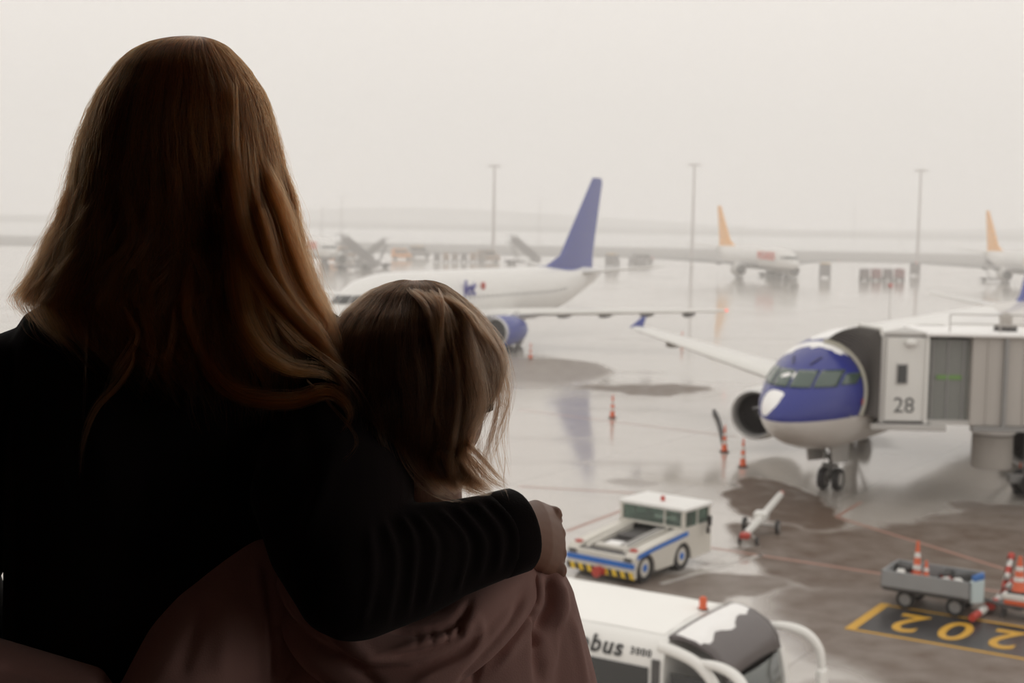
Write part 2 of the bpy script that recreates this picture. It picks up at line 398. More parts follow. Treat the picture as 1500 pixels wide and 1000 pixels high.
# ------------------------------------------------------------------ aircraft (local: x from nose to tail, +y its right side, z up)
def fus_tables(kind):
    # x, half width, half height, centre z
    if kind == 'a':
        T = [(0, .03, .03, 2.95), (.12, .32, .30, 2.96), (.4, .62, .58, 2.99), (.9, .95, .90, 3.05), (1.6, 1.27, 1.22, 3.14), (2.5, 1.55, 1.53, 3.25), (3.4, 1.75, 1.73, 3.34),
             (4.6, 1.90, 1.86, 3.41), (6.2, 1.975, 1.93, 3.45), (9, 1.975, 1.95, 3.45), (16, 1.975, 1.95, 3.45), (24, 1.975, 1.95, 3.45), (30, 1.90, 1.84, 3.56), (33, 1.62, 1.55, 3.82),
             (36, 1.15, 1.12, 4.16), (38.5, .65, .70, 4.45), (40.2, .28, .34, 4.62), (40.6, .08, .1, 4.66)]
    else:
        T = [(0, .03, .03, 2.75), (.12, .28, .28, 2.76), (.5, .62, .62, 2.82), (1.2, 1.05, 1.05, 2.95), (2.2, 1.42, 1.45, 3.12), (3.4, 1.68, 1.75, 3.27), (5, 1.84, 1.93, 3.36),
             (7, 1.88, 2.0, 3.40), (14, 1.88, 2.0, 3.40), (26, 1.88, 2.0, 3.40), (28, 1.80, 1.86, 3.52), (31, 1.48, 1.5, 3.84), (34, 1.0, 1.05, 4.22), (36.5, .55, .66, 4.5), (38.0, .2, .3, 4.66), (38.2, .05, .08, 4.68)]
    A = np.array(T)
    def at_x(x): return [float(np.interp(x, A[:, 0], A[:, i])) for i in (1, 2, 3)]
    xs = sorted(set(list(A[:, 0]) + [.05, .25, .6, 1.2, 2.0, 3.0, 4.0, 5.4, 12, 20, 28.5, 31.5, 34.2]))
    return at_x, [x for x in xs if x <= A[-1, 0]]
def fus_point(at_x, x, ph, off=0.0):          # ph: 0 = top, + towards the right side (+y)
    w, h, z = at_x(x)
    return Vector((x, (w + off) * math.sin(ph), z + (h + off) * math.cos(ph)))

def livery(kind):
    k = 'livery_' + kind
    if k in MATS: return MATS[k]
    m = mat(k, (.78, .77, .75), .25, noise=(.5, .06)); N, L = m.node_tree.nodes, m.node_tree.links; b = N['Principled BSDF']
    src = b.inputs['Base Color'].links[0].from_socket
    t = N.new('ShaderNodeTexCoord'); s = N.new('ShaderNodeSeparateXYZ'); L.new(t.outputs['Object'], s.inputs[0])
    def mt(op, a, c):
        n = N.new('ShaderNodeMath'); n.operation = op
        for i, x in enumerate((a, c)):
            if isinstance(x, (int, float)): n.inputs[i].default_value = x
            else: L.new(x, n.inputs[i])
        return n.outputs[0]
    X, Z = s.outputs['X'], s.outputs['Z']
    def mix(a, c, f):
        n = N.new('ShaderNodeMix'); n.data_type = 'RGBA'
        if isinstance(c, tuple): n.inputs['B'].default_value = c
        L.new(a, n.inputs['A']); L.new(f, n.inputs['Factor']); return n.outputs['Result']
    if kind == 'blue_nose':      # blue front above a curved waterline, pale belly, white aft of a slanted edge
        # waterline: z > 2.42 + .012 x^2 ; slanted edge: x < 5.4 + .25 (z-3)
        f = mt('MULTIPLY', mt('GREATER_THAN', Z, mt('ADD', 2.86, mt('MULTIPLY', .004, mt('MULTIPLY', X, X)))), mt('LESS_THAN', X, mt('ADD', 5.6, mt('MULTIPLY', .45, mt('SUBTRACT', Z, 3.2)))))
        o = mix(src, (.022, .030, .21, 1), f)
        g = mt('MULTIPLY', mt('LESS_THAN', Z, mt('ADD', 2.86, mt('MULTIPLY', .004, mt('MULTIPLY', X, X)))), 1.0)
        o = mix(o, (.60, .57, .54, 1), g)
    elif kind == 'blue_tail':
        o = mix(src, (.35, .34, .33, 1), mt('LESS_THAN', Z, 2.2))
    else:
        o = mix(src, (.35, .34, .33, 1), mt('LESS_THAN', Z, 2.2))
    L.new(o, b.inputs['Base Color'])
    return m

def airfoil(c, t, n=10):       # (x, z) closed section, chord c, thickness share t
    up = []
    for i in range(n + 1):
        x = (1 - math.cos(PI * i / n)) / 2
        y = 5 * t * (.2969 * math.sqrt(x) - .126 * x - .3516 * x * x + .2843 * x ** 3 - .1036 * x ** 4)
        up.append((x * c, y * c))
    return up + [(x, -z * .7) for x, z in up[-2:0:-1]]
def wing_mb(secs, vertical=False):   # secs: (span, x_le, z, chord, thick)
    rings = []
    for sp_, xl, z, c, t in secs:
        rings.append([(xl + x, sp_, z + h) if not vertical else (xl + x, h, z) for x, h in airfoil(c, t)])
    m = MB(); m.loft(rings); return m
def wheel(mb_t, mb_h, c, r, w):     # wheel turning about y
    cx, cy, cz = c
    mb_t.lathe([(r * .62, -w / 2), (r * .93, -w / 2), (r, -w / 4), (r, w / 4), (r * .93, w / 2), (r * .62, w / 2)], 'Y', 24, c)
    mb_h.lathe([(.01, -w * .38), (r * .35, -w * .45), (r * .63, -w * .40), (r * .63, w * .40), (r * .35, w * .45), (.01, w * .38)], 'Y', 20, c)
def add_wheel(root, c, r, w, hub, name='wheel'):
    t, h = MB(), MB(); wheel(t, h, (0, 0, 0), r, w)
    o = t.build(name, DARK, root, loc=c)
    if root.parent is None: h.build('hub', hub, o)
    else: h.build('hub', hub, root, loc=c)
    return o

def airliner(name, pos, u, kind, label, cat, fin_mat, eng_mat, detail=2, group=None):
    rz = math.atan2(u[1], u[0])
    root = empty(name, (pos[0], pos[1], 0), rz, label, cat, group)
    K = 'a' if kind == 'blue_nose' else 'b'
    at_x, xs = fus_tables(K); n = 40 if detail > 1 else 20
    Mf = livery(kind)
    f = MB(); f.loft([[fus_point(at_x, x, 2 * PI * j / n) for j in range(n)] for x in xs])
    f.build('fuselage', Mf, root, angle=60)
    wx, half, ztip = (11.8, 15.9, 3.75) if K == 'a' else (12.6, 17.4, 3.0)
    for s in (1, -1):
        secs = [(s * 1.0, wx, 2.15, 7.6, .14), (s * 6.2, wx + 3.0, 2.55, 4.6, .145), (s * half * .97, wx + 8.9, ztip - .06, 1.75, .14), (s * half, wx + 9.4, ztip, 1.2, .09)]
        w = wing_mb(secs).build('wing', WHITE if kind != 'plain' else GREY, root)
        # flap track fairings
        for q in (.30, .46, .62, .78):
            if detail < 2 and q > .4: continue
            sp_ = 1 + q * half; xl = wx + 3.0 + (sp_ - 6.2) * .565; c = 4.6 - (sp_ - 6.2) * .27; z = 2.5 + (sp_ - 6.2) * (ztip - 2.55) / (half - 6.2)
            e = MB(); e.ell((xl + c * .86, s * sp_, z - .25), (1.25, .17, .22), n=12, m=8); e.build('flap_fairing', LGREY if K == 'a' else DGREY, w)
        if K == 'a':
            fe = MB(); fe.prism([(wx + 9.3, ztip + .02), (wx + 10.7, ztip + .02), (wx + 11.0, ztip + .50), (wx + 10.6, ztip + .48)], s * half - .03, s * half + .03, Matrix(((1, 0, 0, 0), (0, 0, 1, 0), (0, 1, 0, 0), (0, 0, 0, 1))))
            fe.prism([(wx + 9.3, ztip + .02), (wx + 10.7, ztip + .02), (wx + 10.9, ztip - .36), (wx + 10.5, ztip - .33)], s * half - .029, s * half + .029, Matrix(((1, 0, 0, 0), (0, 0, 1, 0), (0, 1, 0, 0), (0, 0, 0, 1))))
            fe.build('wingtip_fence', BLUE, w, smooth=False)
        else:
            e = MB(); e.ell((wx + 9.6, s * half, ztip), (.16, .08, .08), n=10, m=6); e.build('wingtip_lamp', mat('red_lamp', (.8, .08, .05), .3, emit=(lin((255, 70, 50)), 1.5)), w)
        # engine
        ex, ey, ez, er = (10.8, 5.15, 1.50, 1.02) if K == 'a' else (12.0, 4.83, 1.42, 1.02)
        if K == 'a': prof = [(er * .80, .35), (er * .84, .02), (er * .90, -.06), (er * .97, .08), (er * 1.02, .5), (er * 1.03, 1.4), (er * .98, 2.6), (er * .80, 3.6), (er * .74, 3.55), (er * .5, 3.2)]
        else: prof = [(er * .80, .35), (er * .84, .02), (er * .90, -.06), (er * .97, .08), (er * 1.04, .5), (er * 1.06, 1.3), (er * .98, 2.4), (er * .78, 3.2), (er * .70, 3.1), (er * .5, 2.9)]
        en = MB(); en.lathe(prof, 'X', 36, (ex, s * ey, ez)); eo = en.build('engine', eng_mat, root, angle=55)
        ft = MB(); ft.lathe([(er * .80, .34), (er * .80, .9), (.02, .95)], 'X', 30, (ex, s * ey, ez)); ft.build('intake_duct', DGREY, eo)
        lp = MB(); lp.lathe([(er * .79, .30), (er * .81, .10), (er * .84, .0), (er * .90, -.08), (er * .955, .02), (er * .985, .16)], 'X', 36, (ex, s * ey, ez)); lp.build('intake_lip', mat('lip_metal', (.62, .61, .60), .3, .6), eo)
        sn = MB(); sn.lathe([(.01, .35), (.10, .42), (.20, .60), (.26, .85)], 'X', 20, (ex, s * ey, ez)); sn.build('spinner', DGREY, eo)
        if detail > 1:
            fb = MB()
            for k in range(24):
                a = 2 * PI * k / 24
                q = [(.24, a, .80), (er * .78, a + .10, .72), (er * .78, a + .26, .84), (.24, a + .2, .9)]
                fb.add([(ex + x, s * ey + r * math.cos(t), ez + r * math.sin(t)) for r, t, x in q], [(0, 1, 2, 3)])
            fb.build('fan', mat('fan_metal', (.16, .15, .15), .35, .7), eo, smooth=False)
        cn = MB(); cn.lathe([(er * .48, 2.6), (er * .42, 3.7), (er * .2, 4.3), (.02, 4.6)], 'X', 20, (ex, s * ey, ez)); cn.build('exhaust_cone', DGREY, eo)
        py = MB(); py.prism([(ex + .9, ez + er * .85), (ex + 3.6, ez + er * .5), (ex + 5.6, 2.35), (ex + 3.9, 2.75), (ex + 2.6, ez + er + .28)], s * ey - .14, s * ey + .14, Matrix(((1, 0, 0, 0), (0, 0, 1, 0), (0, 1, 0, 0), (0, 0, 0, 1))))
        py.build('engine_pylon', WHITE, eo, bevel=.04)
        # tailplane
        tx_, tz = (35.2, 4.6) if K == 'a' else (32.6, 4.75)
        wing_mb([(s * .3, tx_, tz, 3.7, .10), (s * 6.2, tx_ + 3.5, tz + .65, 1.5, .10), (s * 6.35, tx_ + 3.8, tz + .66, 1.0, .08)]).build('tailplane', WHITE, root)
        # main gear
        gx, gy = (17.7, 3.3) if K == 'a' else (18.2, 2.86)
        gm_ = MB(); gm_.tube([(gx, s * gy, 2.3), (gx, s * gy, .55)], .13, 12); gm_.tube([(gx - 1.0, s * (gy - .9), 2.0), (gx, s * gy, 1.0)], .06, 8); gm_.tube([(gx, s * (gy - .45), .56), (gx, s * (gy + .45), .56)], .09, 10)
        go = gm_.build('main_gear', GREY, root)
        for q in (-.36, .36): add_wheel(go, (gx, s * gy + q, .565), .565, .38, LGREY)
        dr = MB(); dr.box((gx, s * (gy + .30), 1.65), (1.0, .05, .9)); dr.build('gear_door', WHITE, go, smooth=False)
    # fin with dorsal fillet
    if K == 'a': fs_ = [(0, 30.8, 5.0, 8.2, .06), (0, 32.7, 5.7, 6.4, .10), (0, 37.4, 10.6, 2.7, .10), (0, 38.0, 11.6, 1.9, .08)]
    else: fs_ = [(0, 27.6, 5.15, 9.2, .035), (0, 30.8, 6.2, 6.0, .09), (0, 36.2, 12.3, 2.15, .09), (0, 36.5, 12.6, 1.6, .06)]
    fin = wing_mb(fs_, True).build('tail_fin', fin_mat, root)
    rd = MB(); z0, z1 = fs_[1][2] + .3, fs_[2][2] - .2
    # nose gear
    ng_x = 5.07 if K == 'a' else 4.1
    g_ = MB(); g_.tube([(ng_x, 0, 2.0), (ng_x, 0, .38)], .085, 12); g_.tube([(ng_x - 1.2, 0, 1.75), (ng_x, 0, .95)], .05, 8); g_.tube([(ng_x, -.3, .38), (ng_x, .3, .38)], .06, 10)
    g_.box((ng_x - .1, 0, .85), (.22, .5, .12)); g_.tube([(ng_x - .12, 0, .75), (ng_x - .35, 0, .55), (ng_x - .05, 0, .42)], .04, 8)
    go = g_.build('nose_gear', mat('gear_paint', (.16, .155, .15), .4), root)
    for q in (-.25, .25): add_wheel(go, (ng_x, q, .385), .385, .24, LGREY)
    if detail > 1:
        for s in (1, -1):
            d_ = MB(); d_.prism([(ng_x - 1.3, 1.62), (ng_x + .5, 1.55), (ng_x + .4, .95), (ng_x - 1.1, 1.1)], s * .42 - .02, s * .42 + .02, Matrix(((1, 0, 0, 0), (0, 0, 1, 0), (0, 1, 0, 0), (0, 0, 0, 1)))); d_.build('gear_door', LGREY, go, smooth=False)
            e = MB(); e.ell((ng_x - .2, s * .18, 1.12), (.06, .09, .09), n=12, m=8); e.build('taxi_lamp', CHROME, go)
    # cockpit windows: six panes wrapped on the nose
    if detail > 0:
        if K == 'a': P = [(1.95, 2.55, .03, .50), (2.05, 2.95, .54, .86), (2.5, 3.5, .90, 1.16)]
        else: P = [(1.65, 2.5, .03, .55), (1.75, 2.8, .60, .95), (2.3, 3.3, 1.0, 1.25)]
        zb, zt = (3.86, 4.34) if K == 'a' else (3.55, 4.05)
        for s in (1, -1):
            for (y0, y1) in ((.04, .62), (.68, 1.18), (1.24, 1.50)):
                vs, nn = [], 7
                for i in range(nn):
                    for j in range(nn):
                        yy = y0 + (y1 - y0) * i / (nn - 1); zz = zb + (zt - zb) * j / (nn - 1)
                        if y0 > 1.2: zz = zb + .04 + (zt - zb - .16) * j / (nn - 1)
                        # find x on the nose surface where |y| = yy at height zz
                        lo, hi = .3, 6.0
                        for _ in range(30):
                            md = (lo + hi) / 2; w, h, zc = at_x(md)
                            if (yy / w) ** 2 + ((zz - zc) / h) ** 2 > 1: lo = md
                            else: hi = md
                        vs.append((hi - .022, s * yy * 1.004, zz + .012))
                fs2 = [(a * nn + b_, a * nn + b_ + 1, (a + 1) * nn + b_ + 1, (a + 1) * nn + b_) for a in range(nn - 1) for b_ in range(nn - 1)]
                w_ = MB(); w_.add(vs, fs2); w_.build('cockpit_window', GREEN_REFL if K == 'a' else GLASS_D, root, solid=.02)
        if K == 'a':
            for s in (1, -1):
                r_ = MB(); r_.tube([fus_point(at_x, 1.9, s * .20, .03), fus_point(at_x, 2.45, s * .30, .03)], .018, 6); r_.build('windscreen_wiper', DARK, root)
    return root, at_x, Mf

# ---- the near aircraft with a blue nose, docked at the bridge
U1 = (.527, .850)
g_ = gr(1216, 717); N1 = (g_.x - 5.07 * U1[0], g_.y - 5.07 * U1[1])
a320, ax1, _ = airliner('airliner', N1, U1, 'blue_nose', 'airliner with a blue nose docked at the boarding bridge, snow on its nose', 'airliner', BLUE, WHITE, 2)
# snow lying on the nose and above the windows: raised crust following the skin
def snow_crust(parent, at_x, blobs, name='snow_patch', thick=.035):
    for (x0, ph0, rx, rp, wob) in blobs:
        nn, vs = 14, []
        rings = []
        for i in range(6):
            k = i / 5.0; ring = []
            for j in range(26):
                a = 2 * PI * j / 26; rr = k * (1 + wob * mnoise.noise(Vector((math.cos(a) * 1.6, math.sin(a) * 1.6, x0 * 9 + ph0))))
                ring.append(fus_point(at_x, max(.06, x0 + rx * rr * math.cos(a)), ph0 + rp * rr * math.sin(a), .004 + thick * (1 - k ** 3)))
            rings.append(ring)
        m = MB(); m.loft(rings, cap=False); m.build(name, SNOW, parent)
snow_crust(a320, ax1, [(.50, .85, .38, .75, .28), (1.30, .25, .20, .32, .6), (3.35, .12, .26, .75, .5), (3.35, -.45, .22, .13, .8), (3.3, .02, .28, .10, .8), (3.2, .48, .22, .10, .8), (5.6, .0, 1.6, .5, .3)])
# small probes on the nose
for s in (1, -1):
    p_ = MB(); q = fus_point(ax1, 2.3, s * 1.75, .02); p_.tube([q, q + Vector((-.02, s * .12, -.02)), q + Vector((-.25, s * .14, -.02))], .018, 8); p_.build('pitot_probe', CHROME, a320)
# forward left door with its red sign
dm = MB(); nn = 6
vs = [fus_point(ax1, 4.95 + .85 * i / 5, -(1.15 + .75 * j / 5), .012) for i in range(6) for j in range(6)]
dm.add(vs, [(a * 6 + b, a * 6 + b + 1, (a + 1) * 6 + b + 1, (a + 1) * 6 + b) for a in range(5) for b in range(5)]); dm.build('cabin_door', WHITE, a320, solid=.02)
k_ = fus_point(ax1, 3.05, -1.62, .02)
r_ = MB(); r_.box(k_, (.22, .03, .42), ry=-.5); r_.build('warning_sign', RED, a320, smooth=False)

# ---- the second aircraft: blue fin, blue engines, seen over the girl's head
U2 = (.484, .875)
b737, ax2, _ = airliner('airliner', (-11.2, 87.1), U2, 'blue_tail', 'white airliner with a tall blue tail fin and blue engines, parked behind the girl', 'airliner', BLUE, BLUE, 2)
for s, rng in ((-1, range(37)),):
    first = None
    for k in rng:
        x = 6.2 + k * .62
        q = fus_point(ax2, x, s * 1.50, .006)
        if first is None:
            w_ = MB(); w_.ell((0, 0, 0), (.085, .02, .13), n=12, m=8); first = w_.build('cabin_window', GLASS_D, b737, loc=q); first.rotation_euler = (s * -.05, 0, 0)
        else:
            c = first.copy(); COL.objects.link(c); c.parent = b737; c.location = q
ML = Matrix.Translation((13.2, 0, 0)) @ Matrix(((1, 0, 0, 0), (0, 0, 1, -1.905), (0, 1, 0, 4.10), (0, 0, 0, 1)))
text_mesh('lettering', 'Jet', 1.5, mat('violet_lettering', (.05, .05, .28), .4), b737, Matrix.Translation((13.6, -1.84, 4.15)) @ Matrix.Rotation(PI / 2, 4, 'X'), .05, .15, .02)
q = MB(); q.ell((15.6, -1.80, 4.3), (.30, .06, .28), n=14, m=8); q.build('red_emblem', RED, b737)
# blue sweep of the fin onto the rear fuselage
bs = MB(); vs = []
for i in range(12):
    x = 27.4 + i * .62; ph = .06 + .62 * max(0, math.sin(PI * (i + 1) / 15)) ** 1.2
    for j in range(9): vs.append(fus_point(ax2, x, -ph + 2 * ph * j / 8, .012))
bs.add(vs, [(i * 9 + j, i * 9 + j + 1, (i + 1) * 9 + j + 1, (i + 1) * 9 + j) for i in range(11) for j in range(8)]); bs.build('blue_fin_sweep', BLUE, b737, solid=.015)

# ---- far aircraft with orange fins
U3 = (-.20, .98)
y1, ax3, _ = airliner('airliner', (45.9, 231.5), U3, 'plain', 'far white airliner with an orange fin, the left of the two orange fins', 'airliner', ORANGE, LGREY, 1, 'far airliners with orange fins')
ORT = mat('red_lettering', (.65, .10, .06), .5)
ORL = lambda p, x, s: text_mesh('lettering', 'PEGASUS', 1.9, ORT, p, Matrix.Translation((x, s * 1.9, 3.9)) @ Matrix.Rotation(PI / 2 if s < 0 else -PI / 2, 4, 'X') @ (Matrix.Identity(4) if s < 0 else Matrix.Rotation(PI, 4, 'Z')), .05, 0, .03)
ORL(y1, 8.5, 1)
y2 = copy_tree(y1); y2.location = (88.6, 229, 0); y2.rotation_euler = (0, 0, PI / 2 + .01); y2['label'] = 'far white airliner with an orange fin at the right edge of the view'
y3 = copy_tree(y1); y3.location = (-31.5, 248, 0); y3.rotation_euler = (0, 0, math.atan2(.93, -.36)); y3['label'] = 'far white airliner showing right beside the woman\'s hair'
# ------------------------------------------------------------------ boarding bridge at the right
H = Vector((.848, -.53, 0)); Lt = Vector((.53, .848, 0)); HA = math.atan2(-.53, .848)
BR_G = mat('bridge_panel', (.56, .545, .53), .5, noise=(.8, .08))
BR_D = mat('bridge_glass_panel', (.20, .205, .19), .25, noise=(.8, .10))
BR_T = mat('bridge_tunnel', (.45, .42, .39), .5, noise=(.6, .10))
BEL = mat('canopy_fabric', (.10, .09, .085), .8, noise=(9, .15))
jb = empty('boarding_bridge', (13.0 + N1[0] - 7.86, 45.5 + N1[1] - 41.55, 0), 0, 'pale boarding bridge numbered 28 reaching the blue nosed airliner', 'boarding bridge')
def L0(p): return Vector(p) - Vector((13.0, 45.5, 0))
zb, zt = 2.62, 5.42
A, B, Cc, D = (11.52, 43.7), (13.02, 43.75), (14.6, 47.6), (13.95, 47.75)
Q = Matrix.Translation((-13.0, -45.5, 0))
m = MB(); m.prism([A, B, Cc, D], zb, zt, Q); cab = m.build('cab', BR_G, jb, smooth=False, bevel=.05)
m = MB(); m.prism([(A[0] - .05, A[1] - .08), (B[0] + .05, B[1] - .08), (14.7, 47.7), (13.9, 47.8)], zt, zt + .12, Q); m.build('cab_roof', LGREY, jb, smooth=False, bevel=.03)
m = MB(); m.prism([(A[0] - .1, A[1] - .2), (B[0] + .1, B[1] - .2), (14.7, 47.7), (13.8, 47.8)], zb - .14, zb, Q); m.build('cab_floor', DGREY, jb, smooth=False)
# vertical post between canopy and cab, door panel with window and number
m = MB(); m.box(L0((11.56, 43.64, 4.0)), (.16, .10, 2.8)); m.build('canopy_post', LGREY, jb, smooth=False, bevel=.02)
m = MB(); m.box(L0((12.32, 43.68, 4.02)), (1.32, .06, 2.68)); dp = m.build('cab_panel', WHITE, jb, smooth=False, bevel=.02)
m = MB(); m.box(L0((12.18, 43.64, 4.20)), (.40, .05, .70)); wf_ = m.build('window_surround', LGREY, dp, bevel=.06, seg=3)
m = MB(); m.box(L0((12.18, 43.61, 4.20)), (.30, .04, .58)); m.build('pane', GLASS_D, wf_, bevel=.05, seg=3)
text_mesh('number_lettering', '28', .70, mat('grey_lettering', (.10, .10, .10), .5), dp, Matrix.Translation(L0((12.28, 43.64, 3.17))) @ Matrix.Rotation(PI / 2, 4, 'X'), .006)
m = MB(); m.box(L0((12.96, 43.62, 4.0)), (.09, .12, 2.85)); m.build('corner_trim', WHITE, jb, smooth=False)
m = MB(); m.ell(L0((12.42, 43.58, 5.20)), (.20, .14, .14), n=14, m=8); m.tube([L0((12.42, 43.6, 5.2)), L0((12.42, 43.9, 5.5))], .03, 6); m.build('floodlight', WHITE, jb)
# glazed telescoping section and tunnel
m = MB(); m.box(L0((13.72, 45.0, 4.02)), (1.42, 2.25, 2.62)); gs = m.build('glazed_section', BR_D, jb, smooth=False, bevel=.03)
m = MB()
for x in (13.2, 13.7, 14.2): m.box(L0((x, 43.86, 4.0)), (.05, .05, 2.6))
m.build('mullion', GREY, gs, smooth=False)
m = MB(); m.box(L0((13.75, 43.855, 4.10)), (.8, .02, .14)); m.build('notice_strip', mat('notice_green', (.15, .28, .08), .5), gs, smooth=False)
m = MB(); m.box(L0((13.7, 44.9, 2.66)), (1.5, 2.5, .14)); m.build('section_sill', LGREY, jb, smooth=False)
tn = MB(); tn.box(L0((23.5, 45.0, 4.0)), (18.2, 2.8, 2.85)); tun = tn.build('tunnel', BR_T, jb, smooth=False, bevel=.04)
m = MB()
for k in range(30): m.box(L0((14.9 + k * .6, 43.58, 4.0)), (.05, .05, 2.7))
m.build('wall_rib', BR_T, tun, smooth=False)
m = MB(); m.box(L0((15.45, 43.52, 4.0)), (.12, .10, 3.1)); m.box(L0((15.6, 43.5, 2.5)), (2.3, .10, .16)); m.build('cable_duct', GREY, tun, smooth=False)
m = MB(); m.box(L0((22.7, 44.9, 5.50)), (19.6, 3.0, .14)); m.build('roof_snow', SNOW, jb, bevel=.05, seg=3)
rl = MB()
for x in np.arange(13.6, 33, 1.6): rl.tube([L0((x, 43.5, 5.5)), L0((x, 43.5, 6.15))], .022, 6)
rl.tube([L0((13.6, 43.5, 6.15)), L0((33, 43.5, 6.15))], .025, 6); rl.tube([L0((13.6, 43.5, 5.85)), L0((33, 43.5, 5.85))], .018, 6)
rl.build('roof_railing', LGREY, jb)
m = MB(); m.lathe([(.30, 0), (.36, .05), (.34, .22), (.20, .25), (.22, .5), (.10, .62), (.01, .63)], 'Z', 20, L0((15.75, 44.6, 5.56))); m.build('roof_vent', BR_T, jb)
m = MB(); m.lathe([(.37, 0), (.37, .16), (.345, .16)], 'Z', 20, L0((15.75, 44.6, 5.57))); m.build('vent_band', DGREY, jb)
# canopy bellows: pleated hood from the aircraft's skin to the cab front
def a2w(p):                                # aircraft local -> world
    c, s = U1; n = Vector((-s, c, 0)); return Vector((7.86, 41.55, 0)) + Vector((c, s, 0)) * p.x + n * p.y + Vector((0, 0, p.z))
rings = []; NS, NP = 22, 20
outer = [fus_point(ax1, 3.5 - .55 * (j / NP) ** 2, -(.10 + 1.72 * j / NP), .06) for j in range(NP + 1)]   # along the skin from top to the left side
outer = [a2w(p) for p in outer]
inner = []
for j in range(NP + 1):                  # over the top edge, then down the post
    k = j / NP
    if k < .30: t = k / .30; inner.append(Vector((10.9 + .55 * t, 44.3 - .6 * t, 5.62 - .06 * t)))
    elif k < .42: t = (k - .30) / .12; inner.append(Vector((11.45 + .05 * t, 43.68, 5.56 - .26 * t)))
    else: t = (k - .42) / .58; inner.append(Vector((11.50, 43.66, 5.30 - 2.60 * t)))
for i in range(NS + 1):
    t = i / NS; off = .06 * (1 if i % 2 else 0)
    row = []
    for j in range(NP + 1):
        p = outer[j].lerp(inner[j], t); row.append(p + Vector((-.35, -.85, .35)).normalized() * (off + .30 * math.sin(PI * t)))
    rings.append(row)
m = MB(); vs = [L0(p) for r in rings for p in r]; w = NP + 1
m.add(vs, [(i * w + j, i * w + j + 1, (i + 1) * w + j + 1, (i + 1) * w + j) for i in range(NS) for j in range(NP)]); m.build('canopy', BEL, jb, smooth=False, solid=.03)
m = MB(); m.tube([L0(p + Vector((-.05, -.06, .03))) for p in outer], .07, 8); m.build('canopy_edge', mat('edge_pad', (.42, .40, .33), .6), jb)
m = MB(); m.tube([L0(p + Vector((.0, -.02, .08))) for p in inner[:9]], .07, 8); m.build('canopy_bow', WHITE, jb)
m = MB(); m.prism([(11.2, 43.5), (13.6, 43.4), (13.7, 44.6), (11.7, 44.7)], 2.40, 2.60, Q); m.build('bumper_sill', LGREY, jb, smooth=False, bevel=.03)
# drum, column and wheels carrying the bridge
m = MB(); m.lathe([(.05, .95), (.62, .98), (.66, 1.05), (.66, 2.05), (.60, 2.12), (.05, 2.14)], 'Z', 28, L0((15.7, 45.2, 0))); dr = m.build('drive_drum', BR_T, jb)
m = MB(); m.lathe([(.70, 2.14), (.74, 2.2), (.74, 2.45), (.70, 2.5), (.05, 2.55)], 'Z', 28, L0((15.7, 45.2, 0))); m.build('drum_collar', SNOW, dr)
m = MB(); m.tube([L0((16.95, 45.2, .6)), L0((16.95, 45.2, 2.6))], .17, 12); m.tube([L0((18.6, 45.2, .6)), L0((18.6, 45.2, 2.6))], .17, 12); m.box(L0((17.5, 45.2, .62)), (2.4, .5, .25)); m.box(L0((17.4, 45.2, 2.48)), (3.4, 2.2, .2))
cl = m.build('lift_column', GREY, jb, bevel=.02)
for x in (17.0, 18.5):
    for y in (-.5, .5): add_wheel(cl, tuple(L0((x, 45.2 + y, .45))), .45, .3, GREY)

# ------------------------------------------------------------------ pushback tug
def YZ(x0): return None
tg = gr(928, 860); tug = empty('pushback_tug', (tg.x, tg.y, 0), math.atan2(.788, .616), 'white pushback tug with blue stripe and hazard stripes, beside the pink sleeve', 'tug')
XZ = lambda y0, y1, poly, mb: mb.prism(poly, y0, y1, Matrix(((1, 0, 0, 0), (0, 0, 1, 0), (0, 1, 0, 0), (0, 0, 0, 1))))
W = 2.0; CR = CREAM
def side_poly():
    p = [(0, .18), (.02, .70), (.12, .80), (.9, .90), (2.3, 1.04), (3.55, 1.04), (3.68, .95), (3.68, .25)]
    for cx in (2.9 - .62, .55):           # wheel arches
        for k in range(9):
            a = PI * k / 8; p.append((cx + .44 * math.cos(a), .22 + .50 * math.sin(a)))
    return p
for y0, y1 in ((0, .30), (W - .30, W)):
    m = MB(); XZ(y0, y1, side_poly(), m); m.build('side_body', CR, tug, smooth=False, bevel=.02)
m = MB(); XZ(.30, W - .30, [(0, .18), (.02, .66), (.10, .72), (.30, .72), (.5, .70), (2.3, .86), (3.66, .95), (3.66, .3)], m); m.build('centre_body', mat('deck_grey', (.07, .065, .065), .55), tug, smooth=False)
m = MB(); m.box((.06, W / 2, .44), (.13, W + .02, .54)); m.build('end_panel', CR, tug, smooth=False, bevel=.02)
m = MB(); m.box((-.015, W / 2, .50), (.03, W + .03, .13)); m.build('end_stripe', STRIPE_B, tug, smooth=False)
hz_ = MB(); n_ = 16
for k in range(n_):
    hz_.cur = k % 2; y0 = W * k / n_; y1 = W * (k + 1) / n_
    hz_.add([(-.02, y0 - .03, .18), (-.02, y1 - .03, .18), (-.02, y1 + .03, .34), (-.02, y0 + .03, .34), (.0, y0 - .03, .18), (.0, y1 - .03, .18), (.0, y1 + .03, .34), (.0, y0 + .03, .34)], [(0, 1, 2, 3), (7, 6, 5, 4), (3, 2, 6, 7), (1, 0, 4, 5)])
hz_.build('hazard_strip', [mat('hazard_yellow', (.75, .50, .03), .5), DARK], tug, smooth=False)
m = MB(); m.tube([(-.18, W / 2, .24), (.02, W / 2, .24)], .13, 14); m.box((-.03, W / 2, .26), (.05, .35, .16)); m.build('tow_hitch', RED, tug)
